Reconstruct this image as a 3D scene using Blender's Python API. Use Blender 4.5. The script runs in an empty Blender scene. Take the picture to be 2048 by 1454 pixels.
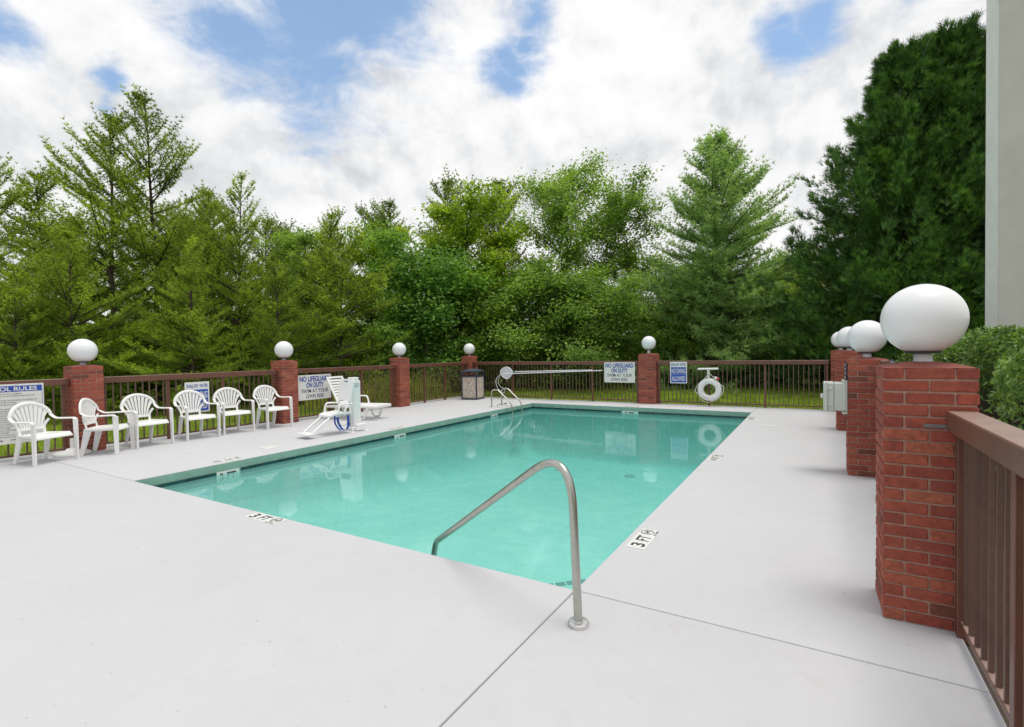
import bpy, bmesh, math, random
import numpy as np
from mathutils import Vector, Matrix
R_ = math.radians
PI = math.pi
random.seed(7)
scn = bpy.context.scene
COL = scn.collection

# ------------------------------------------------------------------ camera
cam_data = bpy.data.cameras.new("camera")
cam = bpy.data.objects.new("camera", cam_data); COL.objects.link(cam)
cam_data.sensor_width = 36.0; cam_data.lens = 17.824
cam_data.clip_start = 0.05; cam_data.clip_end = 2000
_yaw, _pitch, _roll = -0.5408, -0.0220, -0.0161
_fwd = Vector((math.sin(_yaw)*math.cos(_pitch), math.cos(_yaw)*math.cos(_pitch), math.sin(_pitch)))
_right = Vector((math.cos(_yaw), -math.sin(_yaw), 0)); _up = _right.cross(_fwd)
_r2 = _right*math.cos(_roll) + _up*math.sin(_roll); _u2 = -_right*math.sin(_roll) + _up*math.cos(_roll)
_m = Matrix((_r2, _u2, -_fwd)).transposed().to_4x4(); _m.translation = Vector((1.3372, -2.9735, 1.5383))
cam.matrix_world = _m
scn.camera = cam

# ------------------------------------------------------------------ world: sky with broken cloud
SUN_DIR = Vector((0.20, 0.10, 0.97)).normalized()        # towards the sun
SKY_STRENGTH = 0.15
world = bpy.data.worlds.new("World"); scn.world = world; world.use_nodes = True
wn = world.node_tree; wn.nodes.clear()
def NODE(t, kind, **kw):
    n = t.nodes.new(kind)
    for k, v in kw.items(): setattr(n, k, v)
    return n
def setin(t, n, i, v):
    if v is None: return
    if hasattr(v, "is_output") or isinstance(v, bpy.types.NodeSocket): t.links.new(v, n.inputs[i])
    else: n.inputs[i].default_value = v
def MATH(t, op, a, b=None, c=None, clamp=False):
    n = NODE(t, "ShaderNodeMath", operation=op, use_clamp=clamp)
    setin(t, n, 0, a); setin(t, n, 1, b); setin(t, n, 2, c); return n.outputs[0]
def VMATH(t, op, a, b=None, out=0):
    n = NODE(t, "ShaderNodeVectorMath", operation=op); setin(t, n, 0, a); setin(t, n, 1, b); return n.outputs[out]
def NOISE(t, vec, scale, detail=4, rough=0.55, dist=0.0):
    n = NODE(t, "ShaderNodeTexNoise"); setin(t, n, "Vector", vec)
    n.inputs["Scale"].default_value = scale; n.inputs["Detail"].default_value = detail
    n.inputs["Roughness"].default_value = rough; n.inputs["Distortion"].default_value = dist
    return n
def RAMP(t, fac, stops, interp="LINEAR"):
    n = NODE(t, "ShaderNodeValToRGB"); setin(t, n, 0, fac); n.color_ramp.interpolation = interp
    e = n.color_ramp.elements
    while len(e) < len(stops): e.new(0.5)
    for k, (p, c) in enumerate(stops):
        e[k].position = p; e[k].color = c if len(c) == 4 else (*c, 1)
    return n.outputs[0]
def MIXC(t, fac, a, b, mode="MIX"):
    n = NODE(t, "ShaderNodeMix", data_type="RGBA", blend_type=mode)
    setin(t, n, 0, fac); setin(t, n, 6, a); setin(t, n, 7, b); return n.outputs[2]
sky = NODE(wn, "ShaderNodeTexSky", sky_type="NISHITA", sun_disc=False)
sky.sun_elevation = math.asin(SUN_DIR.z); sky.sun_rotation = math.atan2(SUN_DIR.x, SUN_DIR.y)
sky.altitude = 200; sky.dust_density = 0.3; sky.ozone_density = 0.35
tc = NODE(wn, "ShaderNodeTexCoord"); dirv = tc.outputs["Generated"]
sep = NODE(wn, "ShaderNodeSeparateXYZ"); wn.links.new(dirv, sep.inputs[0])
zz = MATH(wn, "ADD", MATH(wn, "MAXIMUM", sep.outputs[2], 0.0), 0.30)
plane = NODE(wn, "ShaderNodeCombineXYZ")
setin(wn, plane, 0, MATH(wn, "DIVIDE", sep.outputs[0], zz)); setin(wn, plane, 1, MATH(wn, "DIVIDE", sep.outputs[1], zz))
setin(wn, plane, 2, MATH(wn, "MULTIPLY", sep.outputs[2], 1.5))
cp = plane.outputs[0]
n_edge = NOISE(wn, cp, 6.5, 9, 0.62, 0.35)
n_big = NOISE(wn, VMATH(wn, "ADD", cp, (3.7, 1.3, 0.4)), 1.15, 3, 0.5)
n_warp = NOISE(wn, cp, 4.0, 5, 0.6)
warp = VMATH(wn, "SCALE", VMATH(wn, "SUBTRACT", n_warp.outputs["Color"], (0.5, 0.5, 0.5)), None)
warp.node.inputs["Scale"].default_value = 0.10
dw = VMATH(wn, "ADD", dirv, warp)
# openings in the cloud cover where the blue shows
holes = [((-0.687, 0.520, 0.530), 0.20), ((-0.745, 0.455, 0.480), 0.13), ((-0.61, 0.575, 0.555), 0.14), ((-0.905, 0.215, 0.44), 0.065),
         ((-0.405, 0.738, 0.56), 0.060), ((-0.418, 0.745, 0.52), 0.050), ((-0.440, 0.750, 0.50), 0.045), ((-0.460, 0.757, 0.476), 0.055), ((-0.030, 0.885, 0.468), 0.055), ((0.015, 0.885, 0.478), 0.060),
         ((0.125, 0.872, 0.487), 0.045), ((-0.862, 0.325, 0.392), 0.034), ((-0.872, 0.330, 0.362), 0.022), ((0.6, -0.4, 0.69), 0.16), ((-0.3, -0.7, 0.64), 0.14)]
m = None
for c, r in holes:
    d = VMATH(wn, "DISTANCE", dw, Vector(c).normalized(), out=1)
    v = MATH(wn, "MULTIPLY_ADD", d, -1.0/r, 1.0)
    m = v if m is None else MATH(wn, "MAXIMUM", m, v)
m = MATH(wn, "MAXIMUM", m, -1.2)
open_ = MATH(wn, "ADD", MATH(wn, "MULTIPLY", m, 0.85), MATH(wn, "MULTIPLY_ADD", n_edge.outputs[0], 1.5, -0.62))
blue = RAMP(wn, open_, [(0.06, (0, 0, 0)), (0.80, (0.95, 0.95, 0.95))], "EASE")
n_sh = NOISE(wn, VMATH(wn, "ADD", dirv, (0.3, 0.07, 0.0)), 3.4, 9, 0.57, 0.1)
n_sh2 = NOISE(wn, VMATH(wn, "ADD", dirv, (0.312, 0.076, 0.030)), 3.4, 9, 0.57, 0.1)      # same field a step towards the light: lit tops, grey bases
relief = MATH(wn, "MULTIPLY", MATH(wn, "SUBTRACT", n_sh.outputs[0], n_sh2.outputs[0]), 1.7)
shade = MATH(wn, "ADD", MATH(wn, "ADD", MATH(wn, "MULTIPLY", n_sh.outputs[0], 0.42), MATH(wn, "MULTIPLY", n_big.outputs[0], 0.62)), relief)
cloud = RAMP(wn, shade, [(0.31, (0.68, 0.695, 0.72)), (0.44, (0.82, 0.83, 0.845)), (0.54, (0.94, 0.94, 0.945)), (0.68, (1.02, 1.015, 1.01))])
skyc = VMATH(wn, "ADD", VMATH(wn, "MULTIPLY", sky.outputs[0], (SKY_STRENGTH, SKY_STRENGTH, SKY_STRENGTH)), (0.06, 0.115, 0.17))   # constant blue added to brighten the sky in the gaps
mixs = MIXC(wn, blue, cloud, skyc)
bg = NODE(wn, "ShaderNodeBackground"); wn.links.new(mixs, bg.inputs[0]); bg.inputs[1].default_value = 1.0
world.cycles.sampling_method = "MANUAL"; world.cycles.sample_map_resolution = 512
wo = NODE(wn, "ShaderNodeOutputWorld"); wn.links.new(bg.outputs[0], wo.inputs[0])

# ------------------------------------------------------------------ sun, view
sd = bpy.data.lights.new("sun", "SUN"); sd.energy = 2.1; sd.angle = R_(26); sd.color = (1.0, 0.955, 0.88)
sun = bpy.data.objects.new("sun", sd); COL.objects.link(sun); sun.rotation_euler = SUN_DIR.to_track_quat("Z", "Y").to_euler(); sun.location = (0, 0, 30)
scn.view_settings.view_transform = "Standard"; scn.view_settings.look = "None"; scn.view_settings.exposure = 0.0; scn.view_settings.gamma = 1.0
scn.view_settings.use_curve_mapping = False
scn.render.engine = "CYCLES"; scn.cycles.max_bounces = 8; scn.cycles.transparent_max_bounces = 12
scn.cycles.caustics_reflective = False; scn.cycles.caustics_refractive = False; scn.cycles.use_denoising = True
scn.cycles.sample_clamp_indirect = 6.0

# ------------------------------------------------------------------ materials
MT = {}
def mat(name):
    m_ = bpy.data.materials.new(name); m_.use_nodes = True; t = m_.node_tree; t.nodes.clear()
    out = NODE(t, "ShaderNodeOutputMaterial"); MT[name] = m_
    return m_, t, out
def pbr(name, col, rough=0.5, metal=0.0, var=0.12, scale=8.0, bump=0.0, bscale=60.0, spec=0.5, coat=0.0, rand=0.0, dirt=None, rvar=0.0):
    """plain paint / plastic / metal with mottling, optional per-object tint, dirt patches and bump"""
    m_, t, out = mat(name)
    p = NODE(t, "ShaderNodeBsdfPrincipled"); t.links.new(p.outputs[0], out.inputs[0])
    co = NODE(t, "ShaderNodeTexCoord").outputs["Object"]
    n = NOISE(t, co, scale, 6, 0.6)
    lo = tuple(c*(1-var) for c in col); hi = tuple(min(1, c*(1+var)) for c in col)
    c_ = RAMP(t, n.outputs[0], [(0.3, lo), (0.7, hi)])
    if rand:
        oi = NODE(t, "ShaderNodeObjectInfo")
        f = MATH(t, "MULTIPLY_ADD", oi.outputs["Random"], 2*rand, 1-rand)
        c_ = VMATH(t, "MULTIPLY", c_, None); t.links.new(f, c_.node.inputs[1])
    if dirt:
        dn = NOISE(t, co, dirt[1], 5, 0.7)
        df = RAMP(t, dn.outputs[0], [(dirt[2], (0, 0, 0)), (min(1, dirt[2]+0.18), (1, 1, 1))])
        c_ = MIXC(t, MATH(t, "MULTIPLY", df, dirt[3]), c_, (*dirt[0], 1))
    t.links.new(c_, p.inputs["Base Color"])
    p.inputs["Roughness"].default_value = rough; p.inputs["Metallic"].default_value = metal
    if rvar:
        t.links.new(MATH(t, "MULTIPLY_ADD", n.outputs[0], rvar*2, rough-rvar), p.inputs["Roughness"])
    p.inputs["Specular IOR Level"].default_value = spec; p.inputs["Coat Weight"].default_value = coat
    if bump:
        bn = NOISE(t, co, bscale, 5, 0.6); b = NODE(t, "ShaderNodeBump"); b.inputs["Strength"].default_value = bump
        b.inputs["Distance"].default_value = 0.01; t.links.new(bn.outputs[0], b.inputs["Height"]); t.links.new(b.outputs[0], p.inputs["Normal"])
    return m_
pbr("mortar", (0.42, 0.255, 0.20), 0.9, var=0.2, scale=30, bump=0.6, bscale=120)
pbr("cap", (0.25, 0.075, 0.055), 0.85, var=0.25, scale=14, bump=0.4, bscale=90)
pbr("picket", (0.125, 0.070, 0.052), 0.5, var=0.2, scale=9, rand=0.12, dirt=((0.20, 0.13, 0.09), 10, 0.60, 0.3))
pbr("plastic", (0.80, 0.80, 0.79), 0.38, var=0.03, scale=5, dirt=((0.62, 0.60, 0.54), 7, 0.60, 0.45))
pbr("lift_white", (0.83, 0.835, 0.835), 0.35, var=0.04, scale=5, dirt=((0.55, 0.55, 0.5), 9, 0.62, 0.4))
pbr("globe", (0.80, 0.805, 0.83), 0.35, var=0.02, scale=3, coat=0.22, spec=0.4, dirt=((0.66, 0.64, 0.60), 6, 0.62, 0.35))
pbr("collar", (0.55, 0.56, 0.60), 0.5, var=0.1)
pbr("gasket", (0.035, 0.03, 0.03), 0.7)
pbr("steel", (0.47, 0.475, 0.43), 0.30, metal=1.0, var=0.10, scale=20, bump=0.03, bscale=200, rvar=0.08)
pbr("steel_disc", (0.72, 0.71, 0.70), 0.28, metal=1.0, var=0.06, scale=10, rvar=0.06)
pbr("sign_white", (0.74, 0.74, 0.71), 0.4, var=0.04, scale=3, dirt=((0.6, 0.58, 0.5), 4, 0.6, 0.35))
pbr("sign_blue", (0.02, 0.075, 0.42), 0.4, var=0.12, scale=4)
pbr("ink_blue", (0.025, 0.07, 0.36), 0.5, var=0.1)
pbr("ink_dark", (0.05, 0.07, 0.14), 0.5, var=0.1)
pbr("ink_black", (0.03, 0.03, 0.035), 0.6, var=0.2)
pbr("ink_grey", (0.16, 0.16, 0.17), 0.6, var=0.2)
pbr("ink_worn", (0.10, 0.10, 0.11), 0.7, var=0.3, scale=60, dirt=((0.6, 0.6, 0.6), 70, 0.55, 0.6))
pbr("strap", (0.02, 0.10, 0.48), 0.75, var=0.2, scale=30)
pbr("bin_metal", (0.045, 0.058, 0.075), 0.42, var=0.15, scale=8)
pbr("black", (0.02, 0.02, 0.022), 0.5)
pbr("box_grey", (0.58, 0.61, 0.56), 0.45, var=0.05, scale=6, dirt=((0.42, 0.42, 0.37), 8, 0.6, 0.4))
pbr("net", (0.62, 0.63, 0.66), 0.6, var=0.05)
pbr("pole", (0.72, 0.74, 0.76), 0.35, var=0.05)
pbr("teal", (0.02, 0.16, 0.17), 0.5)
pbr("red", (0.42, 0.02, 0.025), 0.5)
pbr("rope", (0.74, 0.72, 0.68), 0.8, var=0.1, scale=40)
pbr("bark", (0.072, 0.052, 0.038), 0.95, var=0.45, scale=12, bump=0.9, bscale=24)
pbr("bark_grey", (0.12, 0.10, 0.078), 0.95, var=0.4, scale=12, bump=0.9, bscale=24)
pbr("stucco", (0.60, 0.585, 0.56), 0.92, var=0.07, scale=1.6, bump=0.8, bscale=160)
pbr("stucco_lit", (0.83, 0.85, 0.81), 0.9, var=0.05, scale=2, bump=0.6, bscale=160)  # lighter copy of the stucco, with the side's light put into its colour
pbr("marker_tile", (0.72, 0.72, 0.70), 0.35, var=0.05, scale=20)
pbr("pool_tile", (0.008, 0.055, 0.062), 0.15, var=0.25, scale=30, rand=0.35)
pbr("step_tile", (0.012, 0.045, 0.05), 0.2, var=0.2, scale=30, rand=0.3)
pbr("grout", (0.34, 0.46, 0.40), 0.8, var=0.1, scale=20)
pbr("coping", (0.24, 0.385, 0.32), 0.7, var=0.10, scale=8, bump=0.3, bscale=80)
pbr("earth", (0.06, 0.045, 0.03), 0.95, var=0.3, scale=3)
pbr("subbase", (0.05, 0.05, 0.05), 0.95)

def brick_mat():
    m_, t, out = mat("brick")
    p = NODE(t, "ShaderNodeBsdfPrincipled"); t.links.new(p.outputs[0], out.inputs[0])
    oi = NODE(t, "ShaderNodeObjectInfo")
    base = RAMP(t, oi.outputs["Random"], [(0.0, (0.15, 0.052, 0.036)), (0.07, (0.17, 0.054, 0.038)), (0.12, (0.28, 0.058, 0.037)), (0.45, (0.36, 0.072, 0.044)),
                                           (0.80, (0.41, 0.092, 0.052)), (0.97, (0.45, 0.13, 0.07))])
    co = VMATH(t, "ADD", NODE(t, "ShaderNodeTexCoord").outputs["Object"], None); t.links.new(oi.outputs["Location"], co.node.inputs[1])
    n1 = NOISE(t, co, 34, 8, 0.7); n2 = NOISE(t, co, 7, 4, 0.6); n3 = NOISE(t, co, 11, 6, 0.75)
    c_ = MIXC(t, RAMP(t, n1.outputs[0], [(0.35, (0.65, 0.65, 0.65)), (0.62, (0, 0, 0))]), base, (0.12, 0.03, 0.022, 1))
    c_ = MIXC(t, RAMP(t, n2.outputs[0], [(0.45, (0, 0, 0)), (0.75, (0.45, 0.45, 0.45))]), c_, (0.36, 0.11, 0.065, 1))
    c_ = MIXC(t, RAMP(t, n3.outputs[0], [(0.64, (0, 0, 0)), (0.78, (0.45, 0.45, 0.45))]), c_, (0.46, 0.33, 0.27, 1))   # lime bloom and mortar smears
    t.links.new(c_, p.inputs["Base Color"]); p.inputs["Roughness"].default_value = 0.82
    b = NODE(t, "ShaderNodeBump"); b.inputs["Strength"].default_value = 0.5; b.inputs["Distance"].default_value = 0.006
    t.links.new(n1.outputs[0], b.inputs["Height"]); t.links.new(b.outputs[0], p.inputs["Normal"])
brick_mat()
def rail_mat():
    """brown paint, with a sky sheen painted into the upward face"""
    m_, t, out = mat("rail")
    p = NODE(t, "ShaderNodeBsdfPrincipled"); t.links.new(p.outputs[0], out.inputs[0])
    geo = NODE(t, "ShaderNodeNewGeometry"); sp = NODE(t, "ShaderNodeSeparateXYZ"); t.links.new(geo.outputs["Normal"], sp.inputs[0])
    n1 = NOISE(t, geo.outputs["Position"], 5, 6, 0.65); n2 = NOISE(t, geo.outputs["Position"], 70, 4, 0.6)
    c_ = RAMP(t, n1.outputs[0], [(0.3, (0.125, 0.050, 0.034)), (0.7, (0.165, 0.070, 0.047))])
    top_sheen = MATH(t, "MULTIPLY", RAMP(t, sp.outputs[2], [(0.75, (0, 0, 0)), (0.97, (1, 1, 1))]), MATH(t, "MULTIPLY_ADD", n1.outputs[0], 0.5, 0.35))  # upward faces tinted lighter to paint in the sky's gloss
    t.links.new(MIXC(t, top_sheen, c_, (0.44, 0.33, 0.29, 1)), p.inputs["Base Color"]); p.inputs["Roughness"].default_value = 0.36
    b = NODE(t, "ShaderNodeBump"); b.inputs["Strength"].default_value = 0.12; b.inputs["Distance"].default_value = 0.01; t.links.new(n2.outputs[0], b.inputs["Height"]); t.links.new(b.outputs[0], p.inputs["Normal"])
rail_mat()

def concrete_mat():
    m_, t, out = mat("deck")
    p = NODE(t, "ShaderNodeBsdfPrincipled"); t.links.new(p.outputs[0], out.inputs[0])
    geo = NODE(t, "ShaderNodeNewGeometry"); co = geo.outputs["Position"]
    n1 = NOISE(t, co, 0.55, 5, 0.6); n2 = NOISE(t, co, 5.0, 6, 0.65); n3 = NOISE(t, co, 130, 3, 0.6); n4 = NOISE(t, co, 34, 2, 0.5); n5 = NOISE(t, co, 2.1, 6, 0.7)
    c_ = RAMP(t, n1.outputs[0], [(0.3, (0.508, 0.512, 0.532)), (0.7, (0.548, 0.551, 0.570))])
    c_ = MIXC(t, RAMP(t, n2.outputs[0], [(0.50, (0, 0, 0)), (0.8, (0.35, 0.35, 0.35))]), c_, (0.46, 0.46, 0.475, 1))
    c_ = MIXC(t, RAMP(t, n5.outputs[0], [(0.60, (0, 0, 0)), (0.78, (0.5, 0.5, 0.5))]), c_, (0.45, 0.44, 0.435, 1))
    c_ = MIXC(t, RAMP(t, n3.outputs[0], [(0.30, (0.35, 0.35, 0.35)), (0.48, (0, 0, 0))]), c_, (0.50, 0.49, 0.49, 1))
    c_ = MIXC(t, RAMP(t, n4.outputs[0], [(0.735, (0, 0, 0)), (0.765, (0.75, 0.75, 0.75))]), c_, (0.22, 0.21, 0.20, 1))     # scattered dark specks
    t.links.new(c_, p.inputs["Base Color"]); p.inputs["Roughness"].default_value = 0.78
    b = NODE(t, "ShaderNodeBump"); b.inputs["Strength"].default_value = 0.35; b.inputs["Distance"].default_value = 0.004
    t.links.new(MATH(t, "ADD", n3.outputs[0], n2.outputs[0]), b.inputs["Height"]); t.links.new(b.outputs[0], p.inputs["Normal"])
concrete_mat()

def plaster_mat():
    m_, t, out = mat("plaster")
    p = NODE(t, "ShaderNodeBsdfPrincipled"); t.links.new(p.outputs[0], out.inputs[0])
    co = NODE(t, "ShaderNodeNewGeometry").outputs["Position"]
    n1 = NOISE(t, co, 1.3, 6, 0.65); n2 = NOISE(t, co, 5, 6, 0.7, 0.6)
    c_ = RAMP(t, n1.outputs[0], [(0.35, (0.56, 0.84, 0.80)), (0.65, (0.80, 0.96, 0.93))])
    c_ = MIXC(t, RAMP(t, n2.outputs[0], [(0.45, (0, 0, 0)), (0.75, (0.7, 0.7, 0.7))]), c_, (0.50, 0.72, 0.66, 1))
    t.links.new(c_, p.inputs["Base Color"]); p.inputs["Roughness"].default_value = 0.8
plaster_mat()

PL_ = 10.47
def water_mat():
    m_, t, out = mat("water")
    co = NODE(t, "ShaderNodeNewGeometry").outputs["Position"]
    mp = NODE(t, "ShaderNodeMapping"); t.links.new(co, mp.inputs[0]); mp.inputs["Rotation"].default_value = (0, 0, 0.5); mp.inputs["Scale"].default_value = (1, 1.6, 1)
    n1 = NOISE(t, mp.outputs[0], 1.4, 2, 0.5); n2 = NOISE(t, mp.outputs[0], 6.0, 3, 0.55, 0.4)
    h = MATH(t, "ADD", MATH(t, "MULTIPLY", n1.outputs[0], 1.0), MATH(t, "ADD", MATH(t, "MULTIPLY", n2.outputs[0], 0.24), MATH(t, "MULTIPLY", NOISE(t, mp.outputs[0], 19, 2, 0.5, 0.3).outputs[0], 0.06)))
    b = NODE(t, "ShaderNodeBump"); b.inputs["Strength"].default_value = 0.30; b.inputs["Distance"].default_value = 0.008; t.links.new(h, b.inputs["Height"])
    fr = NODE(t, "ShaderNodeFresnel"); fr.inputs["IOR"].default_value = 1.333; t.links.new(b.outputs[0], fr.inputs["Normal"])
    tr = NODE(t, "ShaderNodeBsdfTransparent"); tr.inputs[0].default_value = (0.72, 0.99, 0.975, 1)
    nz = NOISE(t, co, 0.8, 4, 0.6)
    sp_ = NODE(t, "ShaderNodeSeparateXYZ"); t.links.new(co, sp_.inputs[0])
    dep = MATH(t, "ADD", MATH(t, "MULTIPLY", sp_.outputs[1], 1.0/PL_), MATH(t, "MULTIPLY_ADD", nz.outputs[0], 0.5, -0.25))      # deeper end absorbs more
    df = NODE(t, "ShaderNodeBsdfDiffuse"); t.links.new(RAMP(t, dep, [(0.0, (0.31, 0.76, 0.70)), (1.0, (0.12, 0.55, 0.50))]), df.inputs[0])
    t.links.new(RAMP(t, dep, [(0.0, (0.72, 0.985, 0.965)), (1.0, (0.46, 0.89, 0.865))]), tr.inputs[0])
    body = NODE(t, "ShaderNodeMixShader"); body.inputs[0].default_value = 0.34     # light scattered back by the cloudy water itself
    t.links.new(tr.outputs[0], body.inputs[1]); t.links.new(df.outputs[0], body.inputs[2])
    gl = NODE(t, "ShaderNodeBsdfGlossy"); gl.inputs["Roughness"].default_value = 0.0; t.links.new(b.outputs[0], gl.inputs["Normal"])
    mx = NODE(t, "ShaderNodeMixShader"); t.links.new(fr.outputs[0], mx.inputs[0]); t.links.new(body.outputs[0], mx.inputs[1]); t.links.new(gl.outputs[0], mx.inputs[2])
    t.links.new(mx.outputs[0], out.inputs[0])
water_mat()

def leaf_mat(name, dark, light, tr=0.35, rough=0.55, scale=0.8, spec=0.3, trcol=None):
    """foliage: leaf-to-leaf and bough-to-bough colour variation, part translucent"""
    m_, t, out = mat(name)
    geo = NODE(t, "ShaderNodeNewGeometry"); co = geo.outputs["Position"]
    n1 = NOISE(t, co, scale, 4, 0.6); rn = geo.outputs["Random Per Island"]
    oi = NODE(t, "ShaderNodeObjectInfo")
    n0 = NOISE(t, co, scale*4.0, 3, 0.55)
    f = MATH(t, "MULTIPLY_ADD", n1.outputs[0], 1.1, -0.36); f = MATH(t, "ADD", f, MATH(t, "MULTIPLY_ADD", n0.outputs[0], 1.3, -0.52)); f = MATH(t, "ADD", f, MATH(t, "MULTIPLY", rn, 0.34))
    f = MATH(t, "ADD", f, MATH(t, "MULTIPLY_ADD", oi.outputs["Random"], 0.16, -0.16))
    c_ = RAMP(t, f, [(0.12, tuple(0.75*q for q in dark)), (0.45, tuple(0.5*(q+w_) for q, w_ in zip(dark, light))), (0.78, tuple(1.18*q for q in light))])
    p = NODE(t, "ShaderNodeBsdfPrincipled"); t.links.new(c_, p.inputs["Base Color"]); p.inputs["Roughness"].default_value = rough
    p.inputs["Specular IOR Level"].default_value = spec
    tl = NODE(t, "ShaderNodeBsdfTranslucent")
    t.links.new(MIXC(t, 1.0, c_, trcol or (1.35, 1.25, 0.55, 1), "MULTIPLY"), tl.inputs[0])
    mx = NODE(t, "ShaderNodeMixShader"); mx.inputs[0].default_value = tr
    t.links.new(p.outputs[0], mx.inputs[1]); t.links.new(tl.outputs[0], mx.inputs[2]); t.links.new(mx.outputs[0], out.inputs[0])
leaf_mat("pine_leaf", (0.140, 0.245, 0.030), (0.420, 0.575, 0.078), 0.5)
leaf_mat("pine_leaf_far", (0.130, 0.215, 0.050), (0.300, 0.430, 0.095), 0.45)
leaf_mat("white_pine_leaf", (0.175, 0.330, 0.125), (0.400, 0.590, 0.230), 0.48)
leaf_mat("cypress_leaf", (0.034, 0.098, 0.026), (0.130, 0.270, 0.055), 0.28, scale=1.1)
leaf_mat("maple_leaf", (0.190, 0.330, 0.026), (0.440, 0.610, 0.060), 0.48)
leaf_mat("dark_leaf", (0.100, 0.250, 0.050), (0.260, 0.460, 0.095), 0.46)
leaf_mat("oak_leaf", (0.135, 0.265, 0.046), (0.330, 0.510, 0.100), 0.48)
leaf_mat("yellow_leaf", (0.320, 0.400, 0.020), (0.560, 0.620, 0.050), 0.5)
leaf_mat("hedge_leaf", (0.085, 0.190, 0.036), (0.290, 0.450, 0.105), 0.25, rough=0.32, scale=3.5, spec=0.5)
leaf_mat("grass", (0.180, 0.300, 0.022), (0.440, 0.610, 0.070), 0.42, scale=0.7)
leaf_mat("weed", (0.195, 0.264, 0.027), (0.439, 0.528, 0.085), 0.4, scale=2.0)
def lawn_mat():
    m_, t, out = mat("lawn")
    p = NODE(t, "ShaderNodeBsdfPrincipled"); t.links.new(p.outputs[0], out.inputs[0]); p.inputs["Roughness"].default_value = 0.9
    co = NODE(t, "ShaderNodeNewGeometry").outputs["Position"]
    n1 = NOISE(t, co, 0.35, 5, 0.65); n2 = NOISE(t, co, 14, 5, 0.7)
    c_ = RAMP(t, n1.outputs[0], [(0.3, (0.10, 0.14, 0.018)), (0.7, (0.17, 0.22, 0.03))])
    c_ = MIXC(t, RAMP(t, n2.outputs[0], [(0.4, (0, 0, 0)), (0.7, (0.6, 0.6, 0.6))]), c_, (0.10, 0.10, 0.03, 1))
    t.links.new(c_, p.inputs["Base Color"])
lawn_mat()
def aggregate_mat():
    m_, t, out = mat("aggregate")
    p = NODE(t, "ShaderNodeBsdfPrincipled"); t.links.new(p.outputs[0], out.inputs[0]); p.inputs["Roughness"].default_value = 0.8
    co = NODE(t, "ShaderNodeTexCoord").outputs["Object"]
    v = NODE(t, "ShaderNodeTexVoronoi"); t.links.new(co, v.inputs["Vector"]); v.inputs["Scale"].default_value = 62
    s = NODE(t, "ShaderNodeSeparateColor"); t.links.new(v.outputs["Color"], s.inputs[0])
    c_ = RAMP(t, s.outputs[0], [(0.0, (0.18, 0.13, 0.10)), (0.3, (0.44, 0.35, 0.29)), (0.65, (0.58, 0.50, 0.43)), (1.0, (0.74, 0.69, 0.64))])
    t.links.new(c_, p.inputs["Base Color"])
    b = NODE(t, "ShaderNodeBump"); b.inputs["Strength"].default_value = 0.6; b.inputs["Distance"].default_value = 0.006
    t.links.new(MATH(t, "MULTIPLY", v.outputs["Distance"], -1.0), b.inputs["Height"]); t.links.new(b.outputs[0], p.inputs["Normal"])
aggregate_mat()

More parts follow.
